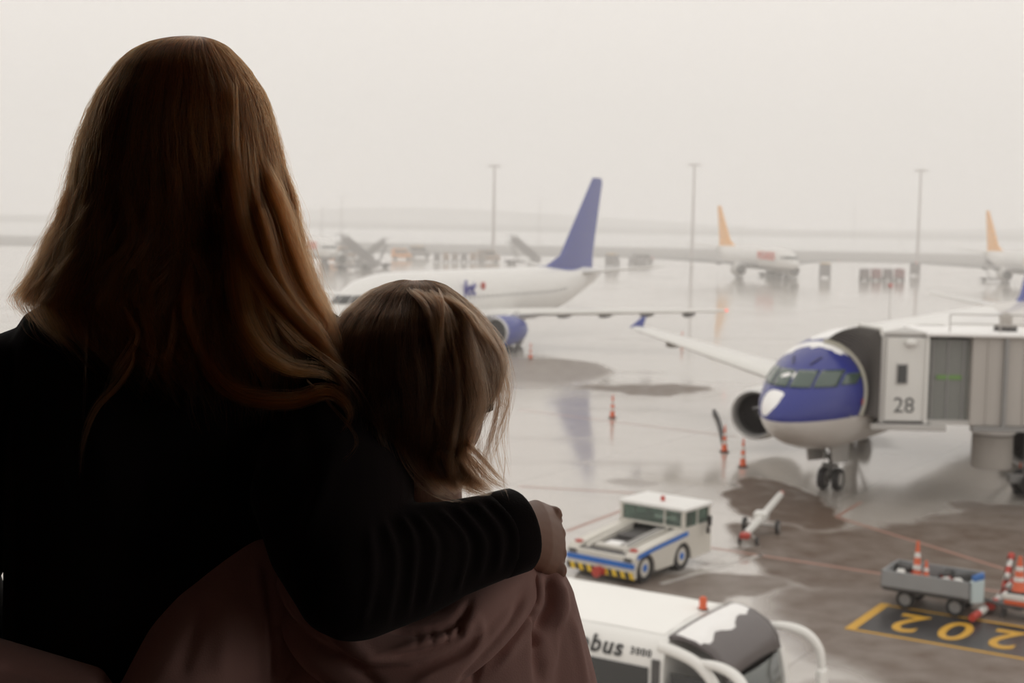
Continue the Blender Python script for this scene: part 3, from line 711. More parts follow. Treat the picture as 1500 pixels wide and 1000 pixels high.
for y in (.18, W - .18):
    m = MB(); m.box((-.01, y, .64), (.05, .22, .10)); m.build('lamp', DGREY, tug, smooth=False, bevel=.01)
    m = MB(); m.box((.25, y, .83), (.14, .18, .08)); m.build('red_marker_lamp', RED, tug, bevel=.02)
# raised white U frames and boxes on the deck
for y0, y1 in ((.44, .50), (W - .46, W - .36)):
    m = MB(); XZ(y0, y1, [(.25, .70), (.35, .80), (2.3, 1.05), (2.3, .85), (.5, .66)], m); m.build('deck_rail', CR, tug, smooth=False, bevel=.015)
m = MB(); m.box((.50, W / 2, .76), (.22, .9, .10)); m.build('deck_crossbar', CR, tug, smooth=False, bevel=.02)
m = MB(); m.box((.85, 1.15, .77), (.42, .42, .06), rz=.1); m.build('deck_snow', SNOW, tug, bevel=.03)
m = MB(); m.box((1.75, 1.1, .84), (.7, .7, .10)); m.build('engine_cover', DGREY, tug, bevel=.03)
m = MB(); m.tube([(.7, .62, .82), (1.6, .62, .93), (2.25, .62, .99)], .035, 8); m.tube([(.7, .74, .82), (1.6, .74, .93), (2.25, .74, .99)], .025, 8); m.tube([(.62, .58, .80), (.75, .80, .82)], .05, 8); m.build('hydraulic_pipe', LGREY, tug)
# blue stripe up the side
for y0, y1 in ((-.012, .0), (W, W + .012)):
    m = MB(); XZ(y0, y1, [(.12, .64), (.18, .76), (.9, .845), (2.3, .975), (2.5, .985), (2.5, .87), (2.3, .86), (.9, .74)], m); m.build('side_stripe', STRIPE_B, tug, smooth=False)
# cab
m = MB(); m.box((3.0, W / 2, 1.54), (1.42, W + .06, .11)); m.build('cab_roof', mat('cab_roof_white', (.78, .77, .75), .5), tug, bevel=.03)
cb = MB()
for x in (2.36, 3.60):
    for y in (.06, W - .06): cb.box((x, y, 1.27), (.09, .09, .50))
cb.box((2.36, .62, 1.27), (.06, .05, .46)); cb.box((2.36, W / 2, 1.06), (.09, W, .06)); cb.box((3.0, .04, 1.05), (1.3, .08, .05)); cb.box((3.0, W - .04, 1.05), (1.3, .08, .05))
cb.box((3.0, .05, 1.27), (.06, .06, .45)); cb.box((3.0, W - .05, 1.27), (.06, .06, .45)); cb.box((3.6, W / 2, 1.06), (.09, W, .06))
cb.build('cab_frame', CR, tug, smooth=False, bevel=.01)
CG = mat('cab_glass', (.30, .42, .36), .06, trans=.8)
for c_, d_ in (((2.37, W / 2, 1.28), (.015, W - .2, .42)), ((3.61, W / 2, 1.28), (.015, W - .2, .42)), ((3.0, .05, 1.28), (1.2, .015, .42)), ((3.0, W - .05, 1.28), (1.2, .015, .42))):
    m = MB(); m.box(c_, d_); m.build('cab_window', CG, tug, smooth=False)
m = MB(); m.box((3.0, .55, 1.0), (.45, .45, .1)); m.box((3.25, .55, 1.2), (.1, .45, .4)); m.build('driver_seat', DARK, tug, bevel=.03)
m = MB(); m.lathe([(.06, 0), (.06, .09), (.04, .13), (.005, .14)], 'Z', 12, (2.85, W / 2, 1.59)); m.build('beacon', RED, tug)
m = MB(); m.box((3.3, -.16, 1.16), (.10, .09, .26)); m.box((3.22, -.17, .93), (.08, .07, .18)); m.tube([(3.3, 0, 1.2), (3.3, -.16, 1.2)], .015, 6); m.build('side_mirror', DARK, tug, bevel=.015)
for x in (.55, 2.28):
    for y in (.16, W - .16): 
        o = add_wheel(tug, (x, y, .37), .37, .28, CREAM)
        for s in (-1, 1):
            m = MB(); m.lathe([(.10, s * .125), (.10, s * .135), (.005, s * .14)], 'Y', 14); m.build('hub_cap', STRIPE_B, o)

# ------------------------------------------------------------------ tow bar
tb0, tb1 = at(1093, 778, 38.6), at(1143, 724, 43.2)
tb = empty('tow_bar', (tb0.x, tb0.y, 0), math.atan2(tb1.y - tb0.y, tb1.x - tb0.x), 'white tow bar on small wheels standing behind the tug cab', 'tow bar')
ln = math.hypot(tb1.x - tb0.x, tb1.y - tb0.y)
m = MB(); m.tube([(0, 0, .36), (ln * .4, 0, .42), (ln, 0, .60)], [.10, .11, .10], 14); bar = m.build('bar', WHITE, tb)
m = MB(); m.box((-.12, 0, .34), (.3, .26, .14)); m.build('tow_head', RED, bar, bevel=.02)
m = MB(); m.tube([(ln - .02, 0, .60), (ln + .25, 0, .62)], .07, 12); m.build('tow_eye', mat('pink_eye', (.6, .25, .2), .5), bar)
m = MB(); m.box((ln * .42, 0, .50), (.5, .38, .22)); m.build('pump_box', WHITE, bar, bevel=.03)
fr_ = MB(); fr_.tube([(ln * .42, -.45, .22), (ln * .42, .45, .22)], .035, 8); fr_.tube([(ln * .3, 0, .38), (ln * .42, -.35, .22)], .03, 8); fr_.tube([(ln * .3, 0, .38), (ln * .42, .35, .22)], .03, 8)
fr_.tube([(.35, 0, .34), (.35, -.22, .16)], .03, 8); fr_.tube([(.35, 0, .34), (.35, .22, .16)], .03, 8)
ax = fr_.build('axle_frame', LGREY, tb)
for y in (-.48, .48): add_wheel(ax, (ln * .42, y, .2), .2, .1, LGREY)
for y in (-.24, .24): add_wheel(ax, (.35, y, .12), .12, .08, LGREY)
# ------------------------------------------------------------------ painted marks on the apron
def quad(name, pts, m, label, z=.004, parent=None, kind='structure'):
    b = MB(); b.prism([(p[0], p[1]) for p in pts], z - .003, z); o = b.build(name, m, parent, smooth=False)
    if label: tag(o, label, kind=kind)
    return o
P0 = gr(1240, 921)                                       # near left corner of the black number panel
def pw(a, b): v = Vector((P0.x, P0.y, 0)) + H * a + Lt * b; return (v.x, v.y)
panel = quad('number_panel_marking', [pw(.15, .12), pw(7.2, .12), pw(7.2, 2.40), pw(.15, 2.40)], BLACKP, None, .004)
tag(panel, 'black painted stand number panel reading 202 in yellow, lying on the apron', 'ground marking')
for pts in ([pw(-.05, -.02), pw(.17, -.02), pw(.17, 2.62), pw(-.05, 2.62)], [pw(.17, -.02), pw(7.2, -.02), pw(7.2, .10), pw(.17, .10)], [pw(.17, 2.42), pw(7.2, 2.42), pw(7.2, 2.54), pw(.17, 2.54)]):
    quad('border_line', pts, YEL, None, .008, panel)
for k, ch in enumerate('202'):
    c = pw(1.0 + k * 1.05, 1.34)
    text_mesh('digit', ch, 2.15, YEL, panel, Matrix.Translation((c[0], c[1], .010)) @ Matrix.Rotation(HA + PI, 4, 'Z') @ Matrix.Diagonal((.66, 1, 1, 1)), .002, 0, .02)
RL = mat('red_road_paint', (.42, .22, .17), .35, noise=(3, .3)); WL = mat('pale_road_paint', (.50, .47, .44), .3, noise=(3, .2))
def line(px0, px1, w, m, label):
    a, b = gr(*px0), gr(*px1); d = (b - a).normalized(); n_ = Vector((-d.y, d.x, 0)) * w / 2
    quad('painted_line', [(a - n_)[:2], (b - n_)[:2], (b + n_)[:2], (a + n_)[:2]], m, label)
line((1040, 802), (1500, 872), .16, RL, 'long red line passing behind the grey cart')
line((1225, 757), (1500, 842), .16, RL, 'red line running right from beside the nose wheels')
line((1225, 757), (1262, 735), .13, RL, 'short red line end near the nose wheels')
line((830, 778), (925, 742), .15, RL, 'red line left of the tug cab')
line((968, 855), (1118, 812), .16, WL, 'pale line running from the tug wheels')
line((760, 712), (930, 722), .14, RL, 'faint red line behind the tug')
line((760, 600), (1080, 640), .12, RL, 'faint red line across the middle of the apron')

# ------------------------------------------------------------------ cones
def make_cone(h=.75, base=True):
    root = empty('traffic_cone')
    k = h / .75
    m = MB(); m.box((0, 0, .02 * k), (.38 * k, .38 * k, .04 * k)); m.build('base', DARK, root, bevel=.01)
    m = MB(); m.lathe([(.15 * k, .04 * k), (.135 * k, .06 * k), (.035 * k, h), (.02 * k, h + .005), (.001, h + .005)], 'Z', 20); b = m.build('cone_body', CONE, root)
    for z in (.24, .46):
        r0 = .135 - (z - .06) * .145; r1 = .135 - (z + .09 - .06) * .145
        m = MB(); m.lathe([(r0 * k + .002, z * k), (r0 * k + .006, z * k), (r1 * k + .006, (z + .09) * k), (r1 * k + .002, (z + .09) * k)], 'Z', 20); m.build('reflective_band', WHITE, root)
    return root
c0 = make_cone(1.05)
spots = [(1061, 662, 'tall orange and white cone left of the nose wheels, left of the pair'), (1088, 684, 'tall orange and white cone left of the nose wheels, right of the pair'),
         (897, 612, 'orange cone standing alone in the middle of the apron'), (777, 526, 'orange cone beside the blue engine of the second airliner'), (1493, 722, 'red and white cone at the right edge under the bridge'),
         (999, 506, 'tiny faint cone beyond the wing of the blue nosed airliner')]
for i, (px, py, lb) in enumerate(spots):
    o = c0 if i == 0 else copy_tree(c0); o.location = gr(px, py); o.scale = (.62, .62, 1.0); tag(o, lb, 'cone', 'traffic cones on the apron')
m = MB(); hp = [gr(1046, 604), gr(1052, 616), gr(1056, 632), gr(1060, 650)]; m.tube([p + Vector((0, 0, .09)) for p in hp], .09, 10)
tag(m.build('ground_hose', DARK), 'short dark hose lying beside the tall orange cone', 'hose')

# ------------------------------------------------------------------ grey baggage cart with gear on it
ct = at(1290, 857, 32.7); cart = empty('baggage_cart', (ct.x, ct.y, 0), HA, 'low grey metal cart loaded with cones and chocks above the painted number', 'cart')
CB = mat('cart_metal', (.33, .34, .35), .5, .1, noise=(2, .2)); LL, WW = 2.05, 1.30
m = MB(); m.box((LL / 2, WW / 2, .47), (LL, WW, .06)); m.build('bed', DGREY, cart, smooth=False)
for c_, d_ in (((LL / 2, .02, .66), (LL, .04, .42)), ((LL / 2, WW - .02, .66), (LL, .04, .42)), ((.02, WW / 2, .66), (.04, WW, .42)), ((LL - .02, WW / 2, .66), (.04, WW, .42))):
    m = MB(); m.box(c_, d_); m.build('side_panel', CB, cart, smooth=False, bevel=.008)
m = MB(); m.box((LL / 2, .25, .40), (LL, .08, .10)); m.box((LL / 2, WW - .25, .40), (LL, .08, .10)); m.tube([(LL, WW / 2, .4), (LL + 1.0, WW / 2, .25)], .04, 8); m.build('chassis', DGREY, cart, smooth=False)
for x in (.55, LL - .35):
    for y in (.16, WW - .16): add_wheel(cart, (x, y, .22), .22, .14, GREY)
def on_cart(o, x, y, z=.50, rz=0.0):
    p = Vector((ct.x, ct.y, 0)) + H * x + Lt * y; o.location = (p.x, p.y, z); o.rotation_euler = (0, 0, HA + rz); return o
c1 = copy_tree(c0); c1.scale = (.62, .62, .95); tag(on_cart(c1, .62, .75), 'orange cone standing on the left end of the grey cart', 'cone', 'cones on the cart')
def stripes(root, h, r):
    pass
c2 = copy_tree(c0); c2.scale = (.5, .5, .60); tag(on_cart(c2, .92, .45), 'small red and white cone on the cart beside the taller one', 'cone', 'cones on the cart')
def chock(name, lb, x, y, m_, rz=0, s=1.0):
    root = empty(name, label=lb, cat='chock', group='wheel chocks on the cart')
    b = MB(); b.prism([(-.16 * s, 0), (.16 * s, 0), (.05 * s, .20 * s), (-.05 * s, .20 * s)], -.20 * s, .20 * s, Matrix(((1, 0, 0, 0), (0, 0, 1, 0), (0, 1, 0, 0), (0, 0, 0, 1)))); b.build('wedge', m_, root, smooth=False, bevel=.015)
    b = MB(); b.tube([(-.02, -.2 * s, .12 * s), (0, -.3 * s, .2 * s), (.02, -.2 * s, .12 * s)], .012, 6); b.build('rope_handle', RED, root)
    return on_cart(root, x, y, .50, rz)
chock('wheel_chock', 'white topped chock at the left end of the cart', .35, .40, WHITE, .3, 1.5)
chock('wheel_chock', 'dark chock behind the cone on the cart', .22, .95, DARK, .9, 1.7)
chock('wheel_chock', 'white chock in the middle of the cart', 1.35, .45, WHITE, 0, 1.3)
chock('wheel_chock', 'white chock at the right end of the cart', 1.72, .42, WHITE, .5, 1.4)
chock('wheel_chock', 'dark chock at the far side of the cart', 1.25, 1.0, DARK, 0, 1.6)
chock('wheel_chock', 'dark chock behind the right white chock', 1.68, .95, DARK, -.6, 1.6)
# rolled sheet leaning on the cart's right end
m = MB(); m.box((0, 0, .27), (.36, .07, .54)); sh = m.build('board', mat('pale_blue_board', (.50, .60, .62), .5), smooth=True, bevel=.03)
m = MB(); m.box((0.02, 0, .60), (.32, .075, .16), ry=-.2); m.build('blue_top', mat('board_blue', (.05, .16, .45), .5), sh, bevel=.03)
tag(on_cart(sh, LL + .10, .22, .36, .9), 'pale blue board standing at the right end of the grey cart', 'board')
# stand with striped cone and bars right of the cart
st_ = empty('cone_stand', label='red and white striped stand with a cone, right of the grey cart', cat='stand')
m = MB(); m.box((0, 0, .30), (.85, .70, .06)); m.box((-.3, 0, .15), (.05, .5, .28)); m.box((.3, 0, .15), (.05, .5, .28)); m.build('platform', DGREY, st_, smooth=False)
m = MB(); m.box((.0, -.1, .38), (.5, .4, .10)); m.build('base_block', CONE, st_, bevel=.02)
m = MB(); m.box((0, -.1, .50), (.62, .36, .13)); m.build('white_block', WHITE, st_, bevel=.02)
on_cart(st_, LL + .85, .95, 0)
c3 = copy_tree(c0); c3.scale = (.8,) * 3; tag(on_cart(c3, LL + .85, .98, .57), 'red and white cone on the striped stand right of the cart', 'cone', 'cones on the cart')
def striped_bar(p, q, lb, n_=5):
    p, q = Vector(p), Vector(q); o = None
    b = MB(); d = q - p
    ob = []
    for k in range(n_): 
        b.cur = k % 2; b.tube([p + d * (k / n_), p + d * ((k + 1) / n_)], .085, 10)
    o = b.build('barrier_pole', [RED, WHITE]); return tag(o, lb, 'barrier pole', 'striped barrier poles')
striped_bar(gr(1424, 905, .14), gr(1468, 872, .14), 'red and white pole lying against the right end of the cart')
striped_bar(gr(1452, 888, .22), gr(1487, 850, .5), 'red and white pole leaning on the stand at the far right')
striped_bar(gr(1472, 862, .35), gr(1482, 812, 1.0), 'pale red and white pole standing behind the stand')
# small yellow mark and bollard at the left of the panel
# ------------------------------------------------------------------ apron bus
BP = (3.57, 20.0); bus = empty('apron_bus', (BP[0], BP[1], 0), HA, 'white apron bus with snow on its roof, seen below the tug', 'bus')
BW = mat('bus_white', (.80, .79, .76), .35, noise=(.8, .04)); BL = 13.8
sec = [(-1.22, .35), (-1.25, 1.2), (-1.25, 2.62), (-1.235, 2.80), (-1.16, 2.95), (-1.02, 3.03), (-.6, 3.08), (0, 3.10), (.6, 3.08), (1.02, 3.03), (1.16, 2.95), (1.235, 2.80), (1.25, 2.62), (1.25, 1.2), (1.22, .35)]
m = MB(); m.loft([[(x, y, z) for y, z in sec] for x in (-BL, -BL + .05, -10, -6, -3, -.84)]); body = m.build('body', BW, bus, angle=50)
m = MB()                                             # white cheek frames at the front
for s in (-1, 1):
    pts = [(-.95, s * 1.17, 2.92), (-.65, s * 1.17, 2.87), (-.35, s * 1.16, 2.76), (-.10, s * 1.15, 2.50), (.02, s * 1.14, 2.1), (.08, s * 1.13, 1.3), (.05, s * 1.12, .5)]
    m.tube([Vector(p) for p in spline(pts, 20)], .085, 10)
m.box((-.55, -1.235, 1.0), (1.2, .03, 1.2)); m.box((-.55, 1.235, 1.0), (1.2, .03, 1.2)); m.box((.02, 0, .8), (.12, 2.2, .75))
m.build('front_frame', BW, bus, bevel=.02)
vis = [[(x, y * (1 - .02 * k), z + .05 * math.cos(y * 1.2)) for y in np.linspace(-1.10, 1.10, 13)] for k, (x, z) in enumerate(((-.84, 3.03), (-.66, 3.03), (-.45, 2.99), (-.22, 2.88), (-.06, 2.70), (.0, 2.52)))]
m = MB(); nn = 13; m.add([p for r in vis for p in r], [(i * nn + j, i * nn + j + 1, (i + 1) * nn + j + 1, (i + 1) * nn + j) for i in range(5) for j in range(12)]); m.build('roof_visor', mat('visor_grey', (.10, .085, .085), .4), bus, solid=.05)
# snow on the visor with a ragged front edge
vs, R_, nn = [], 9, 27
for i in range(R_):
    for j in range(nn):
        y = -1.02 + 2.04 * j / (nn - 1); reach = -.50 + .20 * mnoise.noise(Vector((y * 2.3, 1.7, 0))) + .22 * (y / 1.1) * -.3 + .06 * mnoise.noise(Vector((y * 8, 4, 0)))
        x = -.78 + (reach * .8 + .78) * i / (R_ - 1); z = float(np.interp(x, [-.84, -.66, -.45, -.22, -.06], [3.03, 3.03, 2.99, 2.88, 2.70])) + .05 * math.cos(y * 1.2)
        e = min(1, min(i, R_ - 1 - i) / 1.5) * min(1, min(j, nn - 1 - j) / 1.5); vs.append((x, y, z + .027 + .035 * e + .01 * mnoise.noise(Vector((x * 9, y * 9, 0)))))
m = MB(); m.add(vs, [(i * nn + j, i * nn + j + 1, (i + 1) * nn + j + 1, (i + 1) * nn + j) for i in range(R_ - 1) for j in range(nn - 1)]); m.build('visor_snow', SNOW, bus)
vs, nn, R_ = [], 13, 40
for i in range(R_):
    for j in range(nn):
        x = -BL + .15 + (BL - 1.10) * i / (R_ - 1); y = -1.0 + 2.0 * j / (nn - 1); e = min(1, min(i, R_ - 1 - i) / 1.5) * min(1, min(j, nn - 1 - j) / 1.5)
        vs.append((x, y, 3.10 - .055 * y * y * 1.15 + .004 + .022 * e + .006 * mnoise.noise(Vector((x * 2, y * 3, 0)))))
m = MB(); m.add(vs, [(i * nn + j, i * nn + j + 1, (i + 1) * nn + j + 1, (i + 1) * nn + j) for i in range(R_ - 1) for j in range(nn - 1)]); m.build('roof_snow', mat('thin_snow', (.90, .89, .86), .8, noise=(1.2, .05)), bus)
for s in (-1, 1):
    x = -1.05
    for k, w_ in enumerate((2.2, 2.2, 2.2, 2.2, 2.2)):
        m = MB(); m.box((x - w_ / 2, s * 1.262, 1.86), (w_ - .03, .03, 1.50)); m.build('side_window', GLASS_D, body, smooth=False, bevel=.01); x -= w_ + .03
    m = MB(); m.box((-.45, s * 1.20, 1.95), (.60, .025, 1.25)); m.build('cab_side_window', GLASS_D, bus, smooth=False)
    m = MB(); m.box((-.95, s * 1.262, 2.55), (.12, .035, .38)); m.build('pillar_trim', DGREY, bus, smooth=False)
WS = mat('windscreen_glass', (.55, .60, .57), .05, trans=.85)
ws = []
for z, xo in ((2.50, -.04), (2.1, .05), (1.7, .09), (1.2, .10)):
    ws.append([(xo + .10 * (1 - (y / 1.1) ** 2), y, z) for y in np.linspace(-1.07, 1.07, 11)])
m = MB(); m.add([p for r in ws for p in r], [(i * 11 + j, i * 11 + j + 1, (i + 1) * 11 + j + 1, (i + 1) * 11 + j) for i in range(3) for j in range(10)]); m.build('windscreen', WS, bus, solid=.012)
m = MB(); m.tube([(.16, 0, 1.25), (.16, .25, 1.8)], .015, 6); m.tube([(.16, -.6, 1.25), (.16, -.3, 1.8)], .015, 6); m.build('windscreen_wiper', DARK, bus)
m = MB(); m.box((-.25, 0, 1.15), (.45, 2.1, .12)); m.box((-.9, 0, .5), (1.5, 2.2, .1)); m.build('dashboard', DGREY, bus, smooth=False)
m = MB(); m.lathe([(.07, 0), (.07, .03), (.055, .06), (.06, .16), (.04, .20), (.005, .21)], 'Z', 16, (-.98, .35, 3.09)); m.build('beacon', mat('amber_red_lens', (.60, .10, .03), .3), bus)
m = MB(); m.lathe([(.085, 0), (.085, .05), (.01, .06)], 'Z', 16, (-.98, .35, 3.06)); m.build('beacon_base', DARK, bus)
for s in (-1, 1):
    pts = [(-.35, s * 1.13, 2.78), (.0, s * 1.22, 2.80), (.30, s * 1.30, 2.72), (.48, s * 1.36, 2.50), (.53, s * 1.38, 2.20)]
    m = MB(); m.tube([Vector(p) for p in spline(pts, 18)], [.055 + .02 * math.sin(PI * i / 17) for i in range(18)], 12); a_ = m.build('mirror_arm', BW, bus)
    m = MB(); m.box((.53, s * 1.38, 2.0), (.12, .26, .42)); m.build('side_mirror', BW, a_, bevel=.04, seg=3)
    for x in (-2.4, -10.8): 
        o = add_wheel(bus, (x, s * 1.08, .48), .48, .28, GREY)
m = MB(); m.prism([(-BL, .16), (-.1, .16), (-.05, .5), (-BL, .5)], -1.18, 1.18, Matrix(((1, 0, 0, 0), (0, 0, 1, 0), (0, 1, 0, 0), (0, 0, 0, 1)))); m.build('chassis_skirt', DGREY, bus, smooth=False)
TM = lambda x, z: Matrix.Translation((x, -1.238, z)) @ Matrix.Rotation(math.radians(78), 4, 'X')
text_mesh('lettering', 'cobus', .34, BLACKL, body, TM(-1.95, 2.80), .004, .2, .010, 1.15)
text_mesh('lettering', '3000', .14, BLACKL, body, TM(-1.20, 2.80), .004, 0, .004, 1.25)

# ------------------------------------------------------------------ light masts and lamp posts
MG = mat('mast_grey', (.50, .47, .46), .6)
def mast(px, py, H_, r, lb, grp, head=True):
    p = gr(px, py); root = empty('light_mast' if head else 'lamp_post', (p.x, p.y, 0), 0, lb, 'light mast' if head else 'lamp post', grp)
    m = MB(); m.tube([(0, 0, 0), (0, 0, H_)], [r, r * .6], 12); m.build('pole', MG, root)
    if head:
        m = MB(); m.tube([(-1.5, 0, H_), (1.5, 0, H_)], .12, 8); m.lathe([(.9, H_ - .1), (1.0, H_), (.9, H_ + .15)], 'Z', 16); m.build('head_frame', MG, root)
        for x in (-1.3, -.65, 0, .65, 1.3):
            m = MB(); m.box((x, -.25, H_ - .1), (.45, .35, .35)); m.build('floodlight', MG, root, smooth=False)
    else:
        m = MB(); m.tube([(0, 0, H_ - .1), (.7, 0, H_ + .1), (1.3, 0, H_ + .1)], .07, 6); m.box((1.4, 0, H_ + .08), (.7, .3, .15)); m.build('lamp_head', MG, root)
    return root
mast(722, 383, 21.0, .36, 'tall floodlight mast left of the blue tail fin', 'floodlight masts')
mast(1013, 388, 22.2, .36, 'tall floodlight mast left of the orange fin', 'floodlight masts')
mast(1343, 394, 22.0, .36, 'tall floodlight mast at the right, above the bridge', 'floodlight masts')
for px, py, H_, lb in ((789, 366, 16, 'faint thin lamp post between the left mast and the blue fin'), (1250, 367, 22, 'faint thin lamp post left of the right mast'), (1318, 366, 20, 'faint thin lamp post touching the right mast'),
                       (1084, 366, 9, 'faint short lamp post right of the orange fin'), (1379, 366, 9, 'faint short lamp post right of the right mast'), (500, 366, 15, 'faint thin lamp post nearest to the woman'), (471, 366, 12, 'faint lamp post by the woman\'s hair')):
    mast(px, py, H_, .16, lb, 'faint far lamp posts', False)
p = gr(1303, 463); sg = empty('reflection_post', (p.x, p.y, 0), 0, 'thin post with a red top, standing in for a reflection above the bridge canopy', 'reflection post')
m = MB(); m.tube([(0, 0, 0), (0, 0, 3.0)], .05, 8); m.build('post', LGREY, sg); m = MB(); m.ell((0, 0, 3.1), (.22, .22, .26), n=14, m=8); m.build('red_lamp', RED, sg)  # post and red top modelled in place of a pole's reflection

# ------------------------------------------------------------------ far vehicles
def van(px, py, L_, H_, body_m, top_m, rz, lb):
    p = gr(px, py); root = empty('service_van', (p.x, p.y, 0), rz, lb, 'van', 'small service vehicles on the far apron')
    m = MB(); m.prism([(-L_ / 2, .35), (L_ / 2, .35), (L_ / 2, H_ * .52), (L_ * .36, H_ * .60), (L_ * .24, H_ * .98), (-L_ / 2, H_)], -.95, .95, Matrix(((1, 0, 0, 0), (0, 0, 1, 0), (0, 1, 0, 0), (0, 0, 0, 1)))); m.build('body', body_m, root, smooth=False, bevel=.06)
    m = MB(); m.box((-.05 * L_, 0, H_ * .76), (L_ * .62, 1.94, H_ * .24)); m.build('window_band', GLASS_D, root, smooth=False)
    m = MB(); m.box((-.1 * L_, 0, H_ + .06), (L_ * .6, 1.7, .14)); m.build('roof_panel', top_m, root, bevel=.04)
    m = MB()
    for x in (-L_ * .32, L_ * .32):
        for y in (-.85, .85): m.lathe([(.01, y - .1), (.36, y - .1), (.36, y + .1), (.01, y + .1)], 'Y', 14, (x, 0, .36))
    m.build('wheels', DARK, root)
    root.children[-1].name = 'wheel_set'
    return root
VY = mat('van_yellow', (.72, .42, .08), .5); VT = mat('van_tan', (.34, .24, .17), .6); VO = mat('van_orange', (.70, .30, .08), .5); VG = mat('van_grey', (.20, .19, .19), .5)
for a in ((897, 391, 4.2, 2.6, VG, VY, 1.2, 'yellow topped van right of the blue fin'), (1208, 407, 3.0, 2.5, VG, VY, 1.4, 'yellow topped van standing alone between the orange fins'),
          (486, 384, 5.0, 2.6, VO, VY, .3, 'orange vehicle beside the woman\'s hair'), (508, 378, 4.5, 2.4, VT, VO, .1, 'tan van right of the orange vehicle by the hair'),
          (588, 380, 4.5, 2.4, VO, VT, .2, 'orange van left of the row of carts'), (615, 377, 5.0, 2.6, VG, VY, 0, 'yellow topped van at the left end of the cart row'),
          (942, 385, 4.8, 2.0, VG, LGREY, .1, 'grey car right of the yellow topped van'), (1340, 404, 3.6, 2.4, VG, VG, 1.3, 'dark van at the foot of the right mast'), (716, 384, 5, 2.6, VT, VG, 0, 'tan van at the foot of the left mast')): van(*a)
def cart_train(px, py, n_, dpx, m_, lbs, hh=1.6):
    for k in range(n_):
        p = gr(px + dpx * k, py); root = empty('container_cart', (p.x, p.y, 0), .05, lbs % ['first', 'second', 'third', 'fourth', 'fifth', 'sixth', 'seventh'][k], 'container cart', 'container carts on the far apron')
        m = MB(); m.box((0, 0, .45 + hh / 2), (1.45, 1.5, hh), taper=.94); m.build('container', m_[k % len(m_)], root, bevel=.05)
        m = MB(); m.box((0, 0, .38), (1.6, 1.5, .12)); m.build('chassis', DGREY, root, smooth=False)
        m = MB()
        for x in (-.55, .55):
            for y in (-.65, .65): m.lathe([(.01, y - .08), (.2, y - .08), (.2, y + .08), (.01, y + .08)], 'Y', 12, (x, 0, .2))
        m.build('wheel_set', DARK, root)
cart_train(1266, 411, 4, 17, [mat('cart_brown', (.14, .11, .11), .6), mat('cart_wine', (.22, .07, .07), .6)], '%s container cart from the left between the orange fins')
cart_train(640, 384, 6, 13.2, [VG, VT, mat('cart_tan', (.27, .23, .2), .6)], '%s container cart from the left in the row behind the girl\'s head')
cart_train(926, 388, 2, 15, [VG], '%s grey container cart right of the blue fin', 1.2)
def stairs(px, py, rz, sc, m_, lb):
    p = gr(px, py); root = empty('passenger_stairs', (p.x, p.y, 0), rz, lb, 'boarding stairs', 'boarding stairs on the far apron'); root.scale = (sc,) * 3
    m = MB()
    for k in range(12): m.box((-2.2 + k * .32, 0, .7 + k * .24), (.34, 1.4, .06))
    for y in (-.72, .72): m.tube([(-2.4, y, .6), (1.5, y, 3.45), (2.4, y, 3.45)], .07, 6)
    m.box((1.9, 0, 3.4), (1.1, 1.5, .08)); m.build('stair_flight', m_, root, smooth=False)
    m = MB()
    for y in (-.75, .75):
        m.tube([(-2.4, y, 1.6), (1.5, y, 4.5), (2.4, y, 4.5)], .05, 6)
        for k in range(5): m.tube([(-2.3 + k, y, .7 + k * .73), (-2.3 + k, y, 1.7 + k * .73)], .03, 6)
        m.prism([(-2.4, .75), (1.5, 3.6), (1.5, 4.4), (-2.4, 1.5)], y - .01, y + .01, Matrix(((1, 0, 0, 0), (0, 0, 1, 0), (0, 1, 0, 0), (0, 0, 0, 1))))
    m.build('railing', m_, root, smooth=False)
    m = MB(); m.box((0, 0, .5), (5.2, 1.7, .35)); m.tube([(.6, -.5, .6), (1.8, -.5, 3.3)], .09, 8); m.tube([(.6, .5, .6), (1.8, .5, 3.3)], .09, 8); m.box((-2.4, 0, .9), (.9, 1.6, .9)); m.build('truck_chassis', VG, root, smooth=False)
    m = MB()
    for x in (-1.7, 1.7):
        for y in (-.8, .8): m.lathe([(.01, y - .12), (.38, y - .12), (.38, y + .12), (.01, y + .12)], 'Y', 14, (x, 0, .38))
    m.build('wheel_set', DARK, root)
stairs(764, 388, 2.7, 1.35, VG, 'dark boarding stairs truck left of the blue fin')
stairs(520, 396, 2.9, 1.35, VG, 'dark boarding stairs beside the woman\'s hair')
stairs(548, 392, .3, 1.2, GREY, 'grey boarding stairs right of the darker ones by the hair')
stairs(1150, 406, .4, .9, VG, 'boarding stairs at the front of the left orange finned airliner')
stairs(1128, 404, 2.6, .8, GREY, 'grey stairs left of the darker stairs by the orange finned airliner')
stairs(1455, 412, 2.8, .9, VG, 'boarding stairs under the right orange finned airliner')
